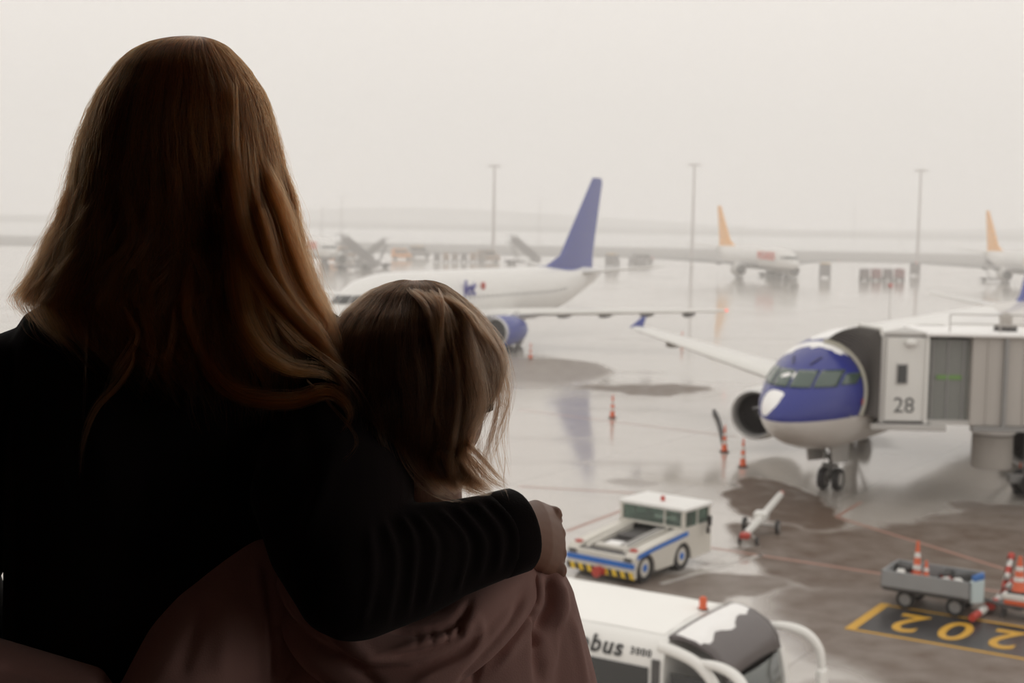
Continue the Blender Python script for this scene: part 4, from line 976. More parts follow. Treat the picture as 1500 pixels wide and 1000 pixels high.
# ------------------------------------------------------------------ people
SKIN = mat('skin', (.50, .27, .19), .5, noise=(30, .12), bump=(160, .15, .001))
for nd in SKIN.node_tree.nodes:
    if nd.type == 'BSDF_PRINCIPLED': nd.inputs['Subsurface Weight'].default_value = .12; nd.inputs['Subsurface Radius'].default_value = (.01, .004, .002); nd.inputs['Subsurface Scale'].default_value = 1.0
def knit(name, col, sc, rough=.9, sheen=.0):
    m = mat(name, col, rough, spec=.15, sheen=sheen); N, L = m.node_tree.nodes, m.node_tree.links; b = N['Principled BSDF']
    t = N.new('ShaderNodeTexCoord'); w = N.new('ShaderNodeTexNoise'); w.inputs['Scale'].default_value = sc; w.inputs['Detail'].default_value = 3
    u = N.new('ShaderNodeBump'); u.inputs['Strength'].default_value = .35; u.inputs['Distance'].default_value = .0012
    L.new(t.outputs['Object'], w.inputs['Vector']); L.new(w.outputs['Fac'], u.inputs['Height']); L.new(u.outputs[0], b.inputs['Normal'])
    return m
BLACK_KNIT = knit('black_jersey', (.016, .011, .0105), 420, .85, .05)
PINK = knit('dusty_pink_fleece', (.60, .36, .315), 520, .9, .12)
JEAN = knit('dark_trousers', (.02, .024, .035), 400)
SHOE = mat('dark_shoe', (.02, .02, .02), .5)
LIP = mat('lip_colour', (.42, .13, .11), .4)
EYEW = mat('eye_white', (.75, .72, .70), .2); IRIS = mat('iris', (.06, .05, .03), .2)

def head_mb(mb, c, s, rz=0.0, tilt=0.0, chin=1.0, ear=.075):
    """skull, jaw, face, ears; c = middle of the skull, faces +Y before turning"""
    R = Matrix.Rotation(rz, 3, 'Z') @ Matrix.Rotation(tilt, 3, 'X'); c = Vector(c)
    T = lambda x, y, z: c + R @ Vector((x * s, y * s, z * s))
    def e(p, r, q=None): mb.ell(T(*p), [k * s for k in r], R if q is None else R @ q, 24, 16)
    e((0, -.008, .012), (.074, .094, .088)); e((0, .03, -.005), (.066, .068, .080)); e((0, .035, -.055), (.054, .052, .058)); e((0, .058, -.088 * chin), (.030, .026, .024))
    e((0, .088, -.018), (.014, .016, .026)); e((0, .103, -.034), (.0135, .013, .010)); e((.010, .096, -.038), (.008, .009, .007)); e((-.010, .096, -.038), (.008, .009, .007))
    for k in (-1, 1):
        e((k * .036, .062, -.028), (.020, .022, .018)); e((k * .028, .070, .021), (.022, .015, .008)); e((k * ear, -.006, -.020), (.007, .017, .030), Matrix.Rotation(k * .35, 3, 'Z'))
        e((k * (ear - .001), -.004, -.044), (.006, .010, .010))
    return T, R
def face_parts(parent, T, R, s):
    for k in (-1, 1):
        m = MB(); m.ell(T(k * .031, .0785, .003), [.0150 * s, .0110 * s, .0085 * s], R, 16, 10); eo = m.build('eye', EYEW, parent)
        m = MB(); m.ell(T(k * .031, .0875, .003), [.0062 * s, .0026 * s, .0066 * s], R, 14, 8); m.build('iris', IRIS, eo)
        m = MB(); m.tube([T(k * .014, .085, .022), T(k * .030, .085, .027), T(k * .046, .074, .023)], [.0022 * s, .0028 * s, .001 * s], 8); m.build('eyebrow', mat('eyebrow_brown', (.05, .03, .02), .8), parent)
    m = MB(); m.capsule([T(-.022, .084, -.063), T(0, .093, -.061), T(.022, .084, -.063)], [.003 * s, .0055 * s, .003 * s], 10); m.capsule([T(-.018, .084, -.068), T(0, .0925, -.070), T(.018, .084, -.068)], [.003 * s, .0058 * s, .003 * s], 10); m.build('lips', LIP, parent)

def hand_mb(mb, W, kn, side, up, s=1.0, bend=(.5, .6, .5), spread=1.0, thumb=1.0, tuck=1.0):
    """W wrist, kn = direction to the knuckles, side = towards the index finger, up = back of the hand"""
    W = Vector(W); d = Vector(kn).normalized(); sd = Vector(side); sd = (sd - d * sd.dot(d)).normalized(); bk = sd.cross(d).normalized()
    if bk.dot(Vector(up)) < 0: bk = -bk
    Pp = lambda a, b, c: W + d * (a * s) + sd * (b * s) + bk * (c * s)
    mb.capsule([Pp(-.012, 0, 0), Pp(.01, 0, 0), Pp(.045, .002, .002), Pp(.085, .002, 0)], [(.024 * s, .019 * s), (.028 * s, .018 * s), (.038 * s, .017 * s), (.040 * s, .014 * s)], 20, up=bk)
    lens = [(.030, .040, .024, .020), (.010, .045, .029, .021), (-.011, .041, .027, .021), (-.030, .033, .021, .018)]
    for i, (b, l1, l2, l3) in enumerate(lens):
        r = (.0083, .0085, .0080, .0071)[i] * s; k0 = Pp(.088 - .004 * abs(i - 1.2), b, .0)
        a = 0; q = k0; pts = [Pp(.05, b * .75, .002), k0]; off = (1.2 - i) * .07 * spread
        for l, be in zip((l1, l2, l3), bend):
            a += be * (1 + .10 * (i - 1)); q = q + (d * math.cos(a) - bk * math.sin(a) + sd * off).normalized() * (l * s); pts.append(q)
        mb.capsule([pts[0]] + [pts[1]] + pts[2:], [r * .9, r * 1.12, r * 1.02, r * .95, r * .8], 14)
        mb.ell(k0 + bk * (.005 * s), [.0098 * s] * 3, None, 12, 8)
    q0, q1, q2, q3 = Pp(.012, .022, -.004), Pp(.040, .024 + .022 * tuck, -.014), Pp(.064, .024 + .036 * tuck, -.024 * thumb), Pp(.086, .022 + .042 * tuck, -.036 * thumb)
    mb.capsule([q0, q1, q2, q3], [.014 * s, .0115 * s, .0100 * s, .0085 * s], 14)

def body_core(mb, T, S, lean=(0, 0)):
    """T(x,y,z) maps body space (z above the floor for 1.68 m height) to the world; S is the scale"""
    def ring(x, y, z, a, b, n=28, p=2.4):
        out = []
        for j in range(n):
            t = 2 * PI * j / n; cx, sy = math.cos(t), math.sin(t)
            out.append(T(x + a * math.copysign(abs(cx) ** (2 / p), cx), y + b * math.copysign(abs(sy) ** (2 / p), sy), z))
        return out
    return ring

# =========================== the woman
WX, WYY = -.369, 1.60
wz = lambda h: FLOOR + h
def TW(x, y, z): return Vector((WX + x, WYY + y, FLOOR + z))
# joints of the arm laid over the girl's shoulders
S_R = Vector((WX + .168, 1.585, FLOOR + 1.285)); E_R = at(518, 845, 1.398); Wr_R = at(757, 776, 1.495)
S_L = Vector((WX - .168, 1.59, FLOOR + 1.280)); E_L = Vector((WX - .272, 1.59, FLOOR + 1.06)); Wr_L = Vector((WX - .262, 1.72, FLOOR + .86))
KN = at(812, 797, 1.572)                                    # knuckles on the girl's shoulder
def woman_limb(mb, grow=0.0, arms=True):
    g = grow
    r = body_core(mb, TW, 1)
    rings = [r(0, 0, .84, .165, .115), r(0, 0, .92, .17, .118), r(0, 0, 1.02, .135, .10), r(0, .005, 1.14, .15, .11), r(0, .01, 1.22, .165, .112), r(0, .01, 1.28, .155, .095), r(0, .005, 1.34, .115, .07), r(0, 0, 1.42, .062, .058), r(0, .005, 1.50, .054, .056), r(0, .01, 1.56, .05, .052)]
    mb.loft(rings)
    for s, kx in ((-1, 0), (1, 0)):
        hip, kn, an = TW(s * .085, 0, .88), TW(s * .10, .02, .48), TW(s * .11, -.01, .085)
        mb.capsule([hip, hip.lerp(kn, .5), kn, kn.lerp(an, .35) + Vector((0, -.012, 0)), an], [.088, .072, .054, .053, .037], 18)
        mb.capsule([an + Vector((0, -.03, -.035)), an + Vector((0, .07, -.05)), an + Vector((s * .01, .15, -.06))], [(.034, .034), (.040, .028), (.036, .018)], 14)
    for a, b, c in ((S_R, E_R, Wr_R), (S_L, E_L, Wr_L)):
        mb.capsule([a + Vector((0, 0, 0)), a.lerp(b, .5), b, b.lerp(c, .3), c], [.056, .045, .038, .040, .026], 18)
    return mb
m = MB(); woman_limb(m)
HW = Vector((WX + .004, 1.612, 8.885)); Tf, Rf = head_mb(m, HW, 1.0, -.22, 0.0)
m.capsule([TW(0, .0, 1.40), TW(0, .012, 1.56)], [.056, .052], 18)
V1, F1, _ = remesh(m, .0045, 6)
hb = MB()
hand_mb(hb, Wr_R, (KN - Wr_R), Vector((-.1, .45, .9)), Vector((.8, -.6, .3)), 1.06, (.30, 1.1, .6), 1.2, 1.7, .1)
hand_mb(hb, Wr_L, (Wr_L - E_L) + Vector((.0, .03, -.04)), Vector((.1, 1, .2)), Vector((-1, 0, 0)), .96, (.25, .35, .25), 1.0)
V2, F2, _ = remesh(hb, .0019, 5)
def join(Vs, Fs):
    V = np.vstack(Vs); out = []; o = 0
    for v, f in zip(Vs, Fs): out += [tuple(i + o for i in q) for q in f]; o += len(v)
    return V, out
V, Fc = join([V1, V2], [F1, F2])
woman = tag(mesh_obj('person', V, Fc, SKIN), 'adult with long wavy brown hair and black top, arm around the child', 'person')
face_parts(woman, Tf, Rf, 1.0)
# black sweater: torso and both sleeves in one skin, then folds
m = MB(); r = body_core(m, TW, 1)
m.loft([r(.0, -.0, .80, .205, .150), r(.0, -.0, .90, .206, .150), r(.0, -.0, 1.00, .200, .142), r(0, .0, 1.12, .198, .138), r(0, .0, 1.22, .202, .140), r(0, .0, 1.27, .200, .132), r(0, .0, 1.325, .195, .118), r(0, .0, 1.357, .176, .102), r(0, .0, 1.382, .135, .090), r(0, .0, 1.410, .085, .076), r(0, .0, 1.445, .068, .068)])
c_ = Wr_R; m.capsule([S_R + Vector((.0, 0, -.008)), S_R.lerp(E_R, .3), S_R.lerp(E_R, .6) + Vector((-.012, 0, 0)), S_R.lerp(E_R, .85) + Vector((-.008, 0, 0)), E_R], [.076, .080, .086, .074, .064], 28); m.capsule([E_R, E_R.lerp(c_, .3), E_R.lerp(c_, .5)], [.064, .060, .054], 28); m.tube([E_R.lerp(c_, .35), E_R.lerp(c_, .6), E_R.lerp(c_, .85), E_R.lerp(c_, .985)], [.056, .050, .046, .0435], 28)
m.capsule([S_L + Vector((0, 0, -.008)), S_L.lerp(E_L, .5), E_L, E_L.lerp(Wr_L, .5), Wr_L], [.074, .066, .060, .055, .045], 22)
V, Fc, Nr = remesh(m, .0034, 10)
FO = []
# rings of gathered cloth round the forearm, as the photograph shows them
for (x0, y0, xm, ym, x1, y1, w, a) in ((585, 752, 606, 800, 596, 905, 5, 2.6), (608, 748, 636, 800, 622, 893, 5, 2.4), (560, 756, 578, 820, 566, 918, 6, 2.4), (640, 742, 680, 795, 668, 872, 5, 3.0), (664, 735, 706, 790, 700, 850, 6, 2.4),
                                       (690, 728, 730, 780, 728, 838, 5, 2.2), (712, 722, 752, 770, 756, 826, 5, 2.0), (540, 765, 545, 840, 530, 920, 7, 2.0), (735, 718, 772, 760, 782, 815, 4, 1.6)):
    FO.append(([(x0, y0), (xm, ym), (x1, y1)], w, a)); FO.append(([(x0 + 12, y0), (xm + 13, ym), (x1 + 10, y1)], w, -a * .8))
FO += [([(500, 640), (470, 720), (440, 800)], 14, 3), ([(430, 560), (450, 700), (400, 790)], 18, -3), ([(100, 560), (160, 700), (150, 850)], 20, 3), ([(230, 600), (220, 740), (260, 880)], 22, -3), ([(330, 620), (310, 720), (340, 780)], 16, 2)]
V = folds(V, Nr, FO)
# hollow the cuff so that it reads as an opening
sw = mesh_obj('sweater', V, Fc, BLACK_KNIT, woman); sw['label'] = 'black long sleeved jersey top'
m = MB(); dcf = (Wr_R - E_R).normalized(); p = Wr_R + dcf * .002
m.tube([p - dcf * .034, p - dcf * .030, p - dcf * .002, p + dcf * .003], [.0440, .0462, .0455, .0420], 30); m.build('cuff', BLACK_KNIT, sw)
m = MB()
for s in (-1, 1):
    hip, kn, an = TW(s * .088, 0, .86), TW(s * .10, .02, .48), TW(s * .11, -.01, .09)
    m.capsule([hip, hip.lerp(kn, .5), kn, kn.lerp(an, .4), an], [.102, .085, .066, .060, .052], 18)
m.ell(TW(0, 0, .88), (.178, .128, .10)); V, Fc, _ = remesh(m, .008, 4); mesh_obj('trousers', V, Fc, JEAN, woman)
for s in (-1, 1):
    m = MB(); an = TW(s * .11, -.01, .09)
    m.capsule([an + Vector((0, -.04, -.045)), an + Vector((0, .07, -.050)), an + Vector((s * .01, .16, -.062))], [(.043, .044), (.048, .039), (.042, .027)], 16); m.box(an + Vector((s * .004, .06, -.079)), (.09, .27, .022)); V, Fc, _ = remesh(m, .006, 3); mesh_obj('shoe', V, Fc, SHOE, woman)

# =========================== the girl
GX, GY = -.100, 1.545
def TG(x, y, z): return Vector((GX + x, GY + y, FLOOR + z))
gS_R = at(766, 880, 1.56); gE_R = at(822, 1120, 1.60); gW_R = at(800, 1300, 1.78)
gS_L = at(402, 840, 1.535); gE_L = at(215, 1105, 1.425); gW_L = at(-45, 1012, 1.44)
def girl_core(m, arm_r=(.040, .034, .030, .022)):
    r = body_core(m, TG, 1)
    m.loft([r(0, 0, .66, .125, .09), r(0, 0, .74, .128, .09), r(0, 0, .84, .108, .08), r(0, 0, .96, .118, .083), r(0, .0, 1.04, .125, .08), r(0, .0, 1.10, .105, .062), r(0, 0, 1.14, .05, .048), r(0, .01, 1.22, .045, .048)])
    for s in (-1, 1):
        hip, kn, an = TG(s * .065, 0, .68), TG(s * .075, .015, .37), TG(s * .08, -.01, .07)
        m.capsule([hip, hip.lerp(kn, .5), kn, kn.lerp(an, .35), an], [.068, .056, .043, .041, .029], 16)
        m.capsule([an + Vector((0, -.02, -.03)), an + Vector((0, .06, -.04)), an + Vector((0, .12, -.048))], [(.027, .026), (.032, .022), (.028, .015)], 12)
    for a, b, c in ((gS_R, gE_R, gW_R), (gS_L, gE_L, gW_L)):
        m.capsule([a, a.lerp(b, .5), b, b.lerp(c, .4), c], [.040, .034, .030, .030, .021], 16)
m = MB(); girl_core(m)
HG = Vector((-.094, 1.545, 8.632)); Tg, Rg = head_mb(m, HG, .93, -.46, 0.0, .92, .068)
m.capsule([TG(0, .0, 1.10), TG(.0, .0, 1.24)], [.050, .047], 18)
V1, F1, _ = remesh(m, .0042, 6)
hb = MB(); hand_mb(hb, gW_R, (gW_R - gE_R) + Vector((0, .05, 0)), Vector((-.9, .3, 0)), Vector((.3, 0, .9)), .78, (.3, .4, .3))
hand_mb(hb, gW_L, Vector((-1, .35, .15)), Vector((0, .1, 1)), Vector((-.1, -1, 0)), .78, (.3, .45, .3))
V2, F2, _ = remesh(hb, .0019, 5)
V, Fc = join([V1, V2], [F1, F2])
girl = tag(mesh_obj('person', V, Fc, SKIN), 'child with tied back brown hair and dusty pink hooded top beside the adult', 'person')
face_parts(girl, Tg, Rg, .93)
# pink hooded top
m = MB(); r = body_core(m, TG, 1)
m.loft([r(0, 0, .58, .175, .135), r(0, 0, .64, .172, .132), r(0, 0, .80, .165, .125), r(0, 0, .93, .160, .118), r(0, .0, 1.02, .155, .108), r(0, .0, 1.075, .130, .088), r(0, 0, 1.115, .085, .070), r(0, 0, 1.135, .066, .062)])
m.capsule([gS_R, gS_R.lerp(gE_R, .5), gE_R, gE_R.lerp(gW_R, .5), gW_R], [.058, .062, .060, .052, .040], 22)
m.capsule([gS_L, gS_L.lerp(gE_L, .5), gE_L, gE_L.lerp(gW_L, .4), gW_L], [.080, .077, .074, .066, .060], 22)
V, Fc, Nr = remesh(m, .0034, 10)
FP = [([(770, 838), (772, 870), (750, 905), (705, 960), (690, 1010)], 6, -4.5), ([(784, 838), (790, 872), (770, 920), (722, 985)], 8, 4.0), ([(802, 836), (806, 880), (792, 920), (788, 1010)], 7, -6.5), ([(818, 845), (824, 890), (812, 930), (800, 1000)], 8, 5),
      ([(765, 882), (782, 912), (794, 950)], 5, -5), ([(822, 905), (800, 960), (796, 1010)], 7, -3), ([(838, 900), (850, 960), (858, 1010)], 7, 2.5),
      ([(388, 815), (400, 900), (408, 1005)], 6, -3.2), ([(376, 825), (386, 905), (392, 1005)], 7, 2.8), ([(432, 895), (470, 960), (530, 1010)], 7, -4), ([(405, 925), (425, 900), (440, 880)], 6, -2.4),
      ([(300, 860), (280, 930), (262, 1000)], 14, -2.5), ([(340, 830), (330, 920), (322, 1000)], 14, 2), ([(0, 975), (40, 985), (110, 1005)], 8, -3), ([(590, 985), (640, 960), (665, 1000)], 7, 4)]
V = folds(V, Nr, [(l_, w_, a_ * 1.5) for l_, w_, a_ in FP])
hoodie = mesh_obj('hooded_top', V, Fc, PINK, girl); hoodie['label'] = 'dusty pink fleece hooded top'
# hood lying on the back
m = MB()
rim = [at(778, 812, 1.60), at(752, 838, 1.520), at(700, 880, 1.462), at(650, 918, 1.436), at(585, 938, 1.424), at(520, 930, 1.424), at(455, 880, 1.448), at(428, 820, 1.50), at(440, 770, 1.55)]
m.capsule([Vector(p) for p in spline(rim, 26)], [(.020 + .012 * math.sin(PI * i / 25), .020) for i in range(26)], 18)
bowl = [at(765, 838, 1.560), at(705, 905, 1.480), at(640, 955, 1.452), at(565, 975, 1.442), at(490, 945, 1.455), at(440, 880, 1.49)]
m.capsule([Vector(p) for p in spline(bowl, 22)], [(.034 + .02 * math.sin(PI * i / 21), .026) for i in range(22)], 18)
m.ell(at(590, 930, 1.475), (.085, .030, .058)); m.ell(at(700, 850, 1.505), (.060, .030, .045)); m.ell(at(500, 870, 1.505), (.06, .03, .05))
V, Fc, Nr = remesh(m, .0032, 9)
FH = [([(690, 878), (668, 912), (620, 925), (560, 922)], 5, -4.5), ([(700, 895), (672, 930), (610, 944), (545, 962), (470, 940)], 7, 4.0), ([(555, 962), (620, 955), (665, 935), (676, 918)], 5, -5),
      ([(652, 915), (656, 930), (654, 945)], 3, -2), ([(630, 918), (634, 930), (632, 946)], 3, -2), ([(668, 900), (674, 916), (672, 932)], 3, -2), ([(610, 921), (612, 934), (610, 948)], 3, -1.6),
      ([(768, 862), (752, 905), (722, 945), (690, 985), (672, 1010)], 7, -5), ([(700, 900), (705, 930), (690, 960), (640, 985), (600, 1005)], 7, 3), ([(430, 885), (470, 935), (520, 975), (560, 1005)], 8, -4.5), ([(450, 880), (495, 925), (550, 965)], 8, 3)]
V = folds(V, Nr, [(l_, w_, a_ * 1.3) for l_, w_, a_ in FH])
hood = mesh_obj('hood', V, Fc, PINK, hoodie)
m = MB()
for s in (-1, 1):
    hip, kn, an = TG(s * .066, 0, .66), TG(s * .075, .015, .37), TG(s * .08, -.01, .08)
    m.capsule([hip, hip.lerp(kn, .5), kn, kn.lerp(an, .4), an], [.078, .068, .054, .048, .042], 16)
m.ell(TG(0, 0, .67), (.135, .10, .08)); V, Fc, _ = remesh(m, .008, 4); mesh_obj('trousers', V, Fc, JEAN, girl)
for s in (-1, 1):
    m = MB(); an = TG(s * .08, -.01, .07)
    m.capsule([an + Vector((0, -.03, -.033)), an + Vector((0, .06, -.038)), an + Vector((0, .13, -.046))], [(.035, .034), (.040, .030), (.034, .022)], 14); m.box(an + Vector((0, .05, -.060)), (.074, .22, .020)); V, Fc, _ = remesh(m, .006, 3); mesh_obj('shoe', V, Fc, mat('pale_shoe', (.45, .4, .38), .6), girl)
# small ear stud of the girl
m = MB(); m.ell(at(519, 682, 1.50), (.0022, .0022, .0030), n=10, m=6); m.build('earring', CHROME, girl)

# =========================== bus driver in a yellow vest
dp_ = Vector((BP[0], BP[1], 0)) + H * (-.62) + Lt * (-.45); dz = .62
m = MB()
def TD(x, y, z): return dp_ + H * x + Lt * y + Vector((0, 0, dz + z))
m.loft([[TD(.12 * 0 + a * math.cos(t), b * math.sin(t), z) for t in np.linspace(0, 2 * PI, 20, endpoint=False)] for a, b, z in ((.12, .17, .42), (.11, .16, .6), (.12, .19, .82), (.10, .20, .92), (.06, .08, .98), (.055, .055, 1.06))])
for s in (-1, 1):
    m.capsule([TD(0, s * .09, .46), TD(.42, s * .12, .50), TD(.46, s * .12, .10)], [.08, .06, .045], 12)
    m.capsule([TD(0, s * .20, .88), TD(.10, s * .25, .65), TD(.34, s * .16, .72)], [.05, .042, .03], 12)
    hand_mb(m, TD(.34, s * .16, .72), H, Vector((0, 0, 1)), Lt * s, .95, (.6, .8, .5))
Td, Rd = head_mb(m, TD(.03, 0, 1.17), 1.0, HA - PI / 2)
V, Fc, _ = remesh(m, .008, 3); drv = tag(mesh_obj('person', V, Fc, SKIN), 'bus driver in a yellow-green vest seated behind the windscreen', 'person')
m = MB(); m.loft([[TD(a * math.cos(t), b * math.sin(t), z) for t in np.linspace(0, 2 * PI, 20, endpoint=False)] for a, b, z in ((.15, .20, .42), (.145, .19, .6), (.15, .22, .80), (.13, .225, .91), (.08, .11, .965))]); m.build('safety_vest', mat('vest_yellow', (.42, .62, .03), .6), drv)
m = MB(); m.ell(TD(.0, 0, 1.215), (.105, .09, .085)); m.build('hair', mat('short_dark_hair', (.03, .02, .015), .8), drv)
m = MB(); m.box(TD(-.18, 0, .55), (.12, .5, .9), rz=HA); m.box(TD(.05, 0, .36), (.45, .5, .10), rz=HA); m.box(TD(.0, 0, .1), (.2, .2, .45), rz=HA); o = m.build('driver_seat', DARK, None, bevel=.03); o.parent = bus; o.matrix_parent_inverse = (Matrix.Translation((BP[0], BP[1], 0)) @ Matrix.Rotation(HA, 4, 'Z')).inverted()
# ------------------------------------------------------------------ hair
def hair_mat(name, mel, red, tint=(1, 1, 1, 1), rough=.36):
    m = bpy.data.materials.new(name); m.use_nodes = True; N, L = m.node_tree.nodes, m.node_tree.links
    N.remove(N['Principled BSDF']); h = N.new('ShaderNodeBsdfHairPrincipled'); h.parametrization = 'COLOR'
    h.inputs['Color'].default_value = tint
    h.inputs['Roughness'].default_value = rough; hi = N.new('ShaderNodeAttribute'); hi.attribute_name = 'tone'; h.inputs['IOR'].default_value = 1.33; mx = N.new('ShaderNodeMix'); mx.data_type = 'RGBA'; mx.inputs['A'].default_value = tuple(x * .30 for x in tint[:3]) + (1,); mx.inputs['B'].default_value = tuple(min(1, x * 2.4) for x in tint[:3]) + (1,); L.new(hi.outputs['Fac'], mx.inputs['Factor']); L.new(mx.outputs['Result'], h.inputs['Color'])
    L.new(h.outputs[0], N['Material Output'].inputs['Surface']); return m
HM_W = hair_mat('brown_hair', .62, .80, (.225, .060, .018, 1))
HM_G = hair_mat('ash_brown_hair', .66, .52, (.150, .064, .032, 1))

def curves_obj(name, S, R, m, parent, tone):
    """S: list of (n,3) strands, R: radius per point arrays"""
    hc = bpy.data.hair_curves.new(name); hc.add_curves([len(s) for s in S])
    P = np.concatenate(S).astype(np.float32)
    hc.attributes['position'].data.foreach_set('vector', P.ravel())
    ra = hc.attributes.get('radius') or hc.attributes.new('radius', 'FLOAT', 'POINT')
    ra.data.foreach_set('value', np.concatenate(R).astype(np.float32))
    hc.materials.append(m)
    ta = hc.attributes.new('tone', 'FLOAT', 'CURVE'); ta.data.foreach_set('value', np.array(tone, np.float32))
    o = bpy.data.objects.new(name, hc); COL.objects.link(o); o.parent = parent
    return o
rng = np.random.default_rng(5)

class Shell:
    """hair envelope given by rows: picture height, left edge, right edge, depth behind the middle, depth in front"""
    def __init__(s, rows, Yc):
        Z, L_, R_, B, Fd, YC = [], [], [], [], [], []
        for py, xl, xr, b, f, yo in rows:
            pl, pr = at(xl, py, Yc), at(xr, py, Yc); Z.append((pl.z + pr.z) / 2); L_.append(pl.x); R_.append(pr.x); B.append(b); Fd.append(f); YC.append(Yc + yo)
        Z, L_, R_, B, Fd, YC = map(np.array, (Z, L_, R_, B, Fd, YC))
        # meridian length
        hw = (R_ - L_) / 2; ds = np.hypot(np.diff(Z), np.diff(hw)); s.m = np.concatenate([[0], np.cumsum(ds)])
        s.Z, s.L, s.R, s.B, s.F, s.Y = Z, L_, R_, B, Fd, YC
    def pt(s, m, ph, k):      # arrays: meridian position, angle (0 = towards the camera, + = right), layer
        g = lambda A: np.interp(m, s.m, A)
        L_, R_ = g(s.L), g(s.R); c = (L_ + R_) / 2; hw = (R_ - L_) / 2; sn, cs = np.sin(ph), np.cos(ph)
        d = np.where(cs > 0, g(s.B), g(s.F)); top = s.Z[0]; z = g(s.Z)
        zz = top - (top - z) * (1 - (1 - k) * .25) - (1 - k) * .05
        return np.stack([c + hw * k * sn, g(s.Y) - d * k * cs, zz], -1)
def smooth(x): x = np.clip(x, 0, 1); return x * x * (3 - 2 * x)

def shell_hair(sh, count, nlock, m_end, n=30, layer=(.80, 1.0), wave=.006, wl=.13, phr=(-2.4, 2.4), m0=.004, rad=.00013, spread=.10, tipc=.45, fly=.02, mod=None, wstart=.12):
    S, R, TN = [], [], []
    lt = rng.random(nlock) ** 1.3
    lp = rng.uniform(phr[0], phr[1], nlock); lk = layer[0] + (layer[1] - layer[0]) * rng.random(nlock) ** .6
    le = m_end(lp, rng.random(nlock)); la = rng.uniform(.4, 1.3, nlock) * wave; lw = rng.uniform(.75, 1.35, nlock) * wl; lf = rng.uniform(0, 2 * PI, (nlock, 3)); ld = rng.normal(0, .05, nlock)
    t = np.linspace(0, 1, n)
    for i in range(count):
        j = rng.integers(nlock); o1, o2 = rng.normal(0, spread), rng.normal(0, .03)
        E = le[j] * rng.uniform(.82, 1.04); m = m0 + rng.random() * .006 + (E - m0) * t ** 1.0
        cl = 1 - tipc * smooth(t * 1.2)
        ph = lp[j] + o1 * cl + ld[j] * t + rng.normal(0, .02) * t; k = np.clip(lk[j] + o2 * cl, .55, 1.03)
        if rng.random() < fly: k = k + rng.uniform(.01, .06) * smooth(t * 1.5); ph = ph + rng.normal(0, .12) * t
        P = sh.pt(m, ph, k)
        am = la[j] * smooth((m - wstart) / .15)
        w = 2 * PI * m / lw[j]
        tx, ty = np.cos(ph), np.sin(ph)
        s1 = am * np.sin(w + lf[j, 0]); s2 = am * .7 * np.sin(w * .9 + lf[j, 1]); jit = .0012 * np.sin(w * 2.3 + rng.uniform(0, 6.3))
        P[:, 0] += tx * s1 + ty * s2 + jit; P[:, 1] += ty * s1 - tx * s2 * .7; P[:, 2] += .4 * am * np.sin(w * 1.1 + lf[j, 2])
        if mod is not None: P = mod(P, t, m, ph, rng)
        S.append(P); R.append(rad * rng.uniform(.7, 1.2) * (1 - .75 * t ** 3)); TN.append(float(np.clip(lt[j] + rng.normal(0, .16), 0, 1)))
    return S, R, TN
def lock(pts, count, r0, r1, n=26, rad=.00013, wave=.002, tail=.35, flat=.6):
    g = spline([tuple(p) for p in pts], n); g[:, 1] += .035 * np.clip(1 - np.linspace(0, 1, n) / .30, 0, 1); S, R = [], []; t = np.linspace(0, 1, n)
    d = np.gradient(g, axis=0); d /= np.linalg.norm(d, axis=1)[:, None]; up = np.array([0, 1.0, 0]); a = np.cross(d, up); a /= np.linalg.norm(a, axis=1)[:, None] + 1e-9; b = np.cross(a, d); TN = []; t0 = rng.uniform(.25, .75)
    sub_ = rng.normal(0, .5, (max(4, count // 40), 2)); st = rng.random(len(sub_))
    for _ in range(count):
        q = rng.integers(len(sub_)); u, v = sub_[q] + rng.normal(0, .20, 2); v *= flat; TN.append(float(np.clip(t0 * .5 + st[q] * .5 + rng.normal(0, .12), 0, 1))); env = r0 * (1 - t) + r1 * t + .5 * r0 * np.sin(PI * t); ph = rng.uniform(0, 2 * PI, 2); e = rng.uniform(1 - tail, 1); s0 = rng.uniform(0, .14)
        P = g + a * (u * env)[:, None] + b * (v * env)[:, None]
        P += a * (wave * np.sin(7 * t + ph[0]) * t)[:, None] + b * (wave * np.sin(6 * t + ph[1]) * t)[:, None]
        ts = s0 + t * (e - s0); P = np.stack([np.interp(ts, t, P[:, k]) for k in range(3)], 1)
        S.append(P); R.append(rad * rng.uniform(.7, 1.2) * (1 - .75 * t ** 3))
    return S, R, TN

# ---- the woman's long wavy hair
rowsW = [(55, 278, 288, .003, .003, 0), (57, 262, 303, .015, .015, 0), (61, 242, 316, .030, .030, 0), (68, 220, 330, .048, .048, 0), (80, 199, 343, .064, .06, 0), (100, 179, 361, .082, .07, 0), (139, 155, 386, .106, .075, 0), (170, 141, 396, .116, .075, 0), (206, 128, 405, .121, .07, 0),
         (249, 116, 415, .122, .06, 0), (297, 105, 428, .118, .05, 0), (336, 94, 438, .116, .04, -.004), (369, 77, 448, .118, .035, -.008), (403, 54, 460, .126, .03, -.01), (440, 32, 476, .135, .02, -.015), (480, 60, 487, .138, .02, -.02), (520, 110, 494, .140, .02, -.025), (560, 160, 495, .142, .02, -.03), (620, 200, 480, .142, .02, -.03), (700, 190, 440, .140, .02, -.03)]
shW = Shell(rowsW, 1.60)
def m_of(sh, py): return float(np.interp(-at(0, py, 1.6).z, -sh.Z, sh.m))
e430, e500, e560, e600 = (m_of(shW, q) for q in (432, 490, 545, 600))
def endW(lp, u):
    side = np.clip(lp / 1.4, -1, 1)
    base = np.where(side < -.6, e430 - .004, np.where(side < 0, e500 + (e560 - e500) * (1 + side * 1.5) * .7, e560))
    return base + (u - .6) * np.where(side > -.6, .07, .035)
def partW(P, t, m, ph, rg): return P
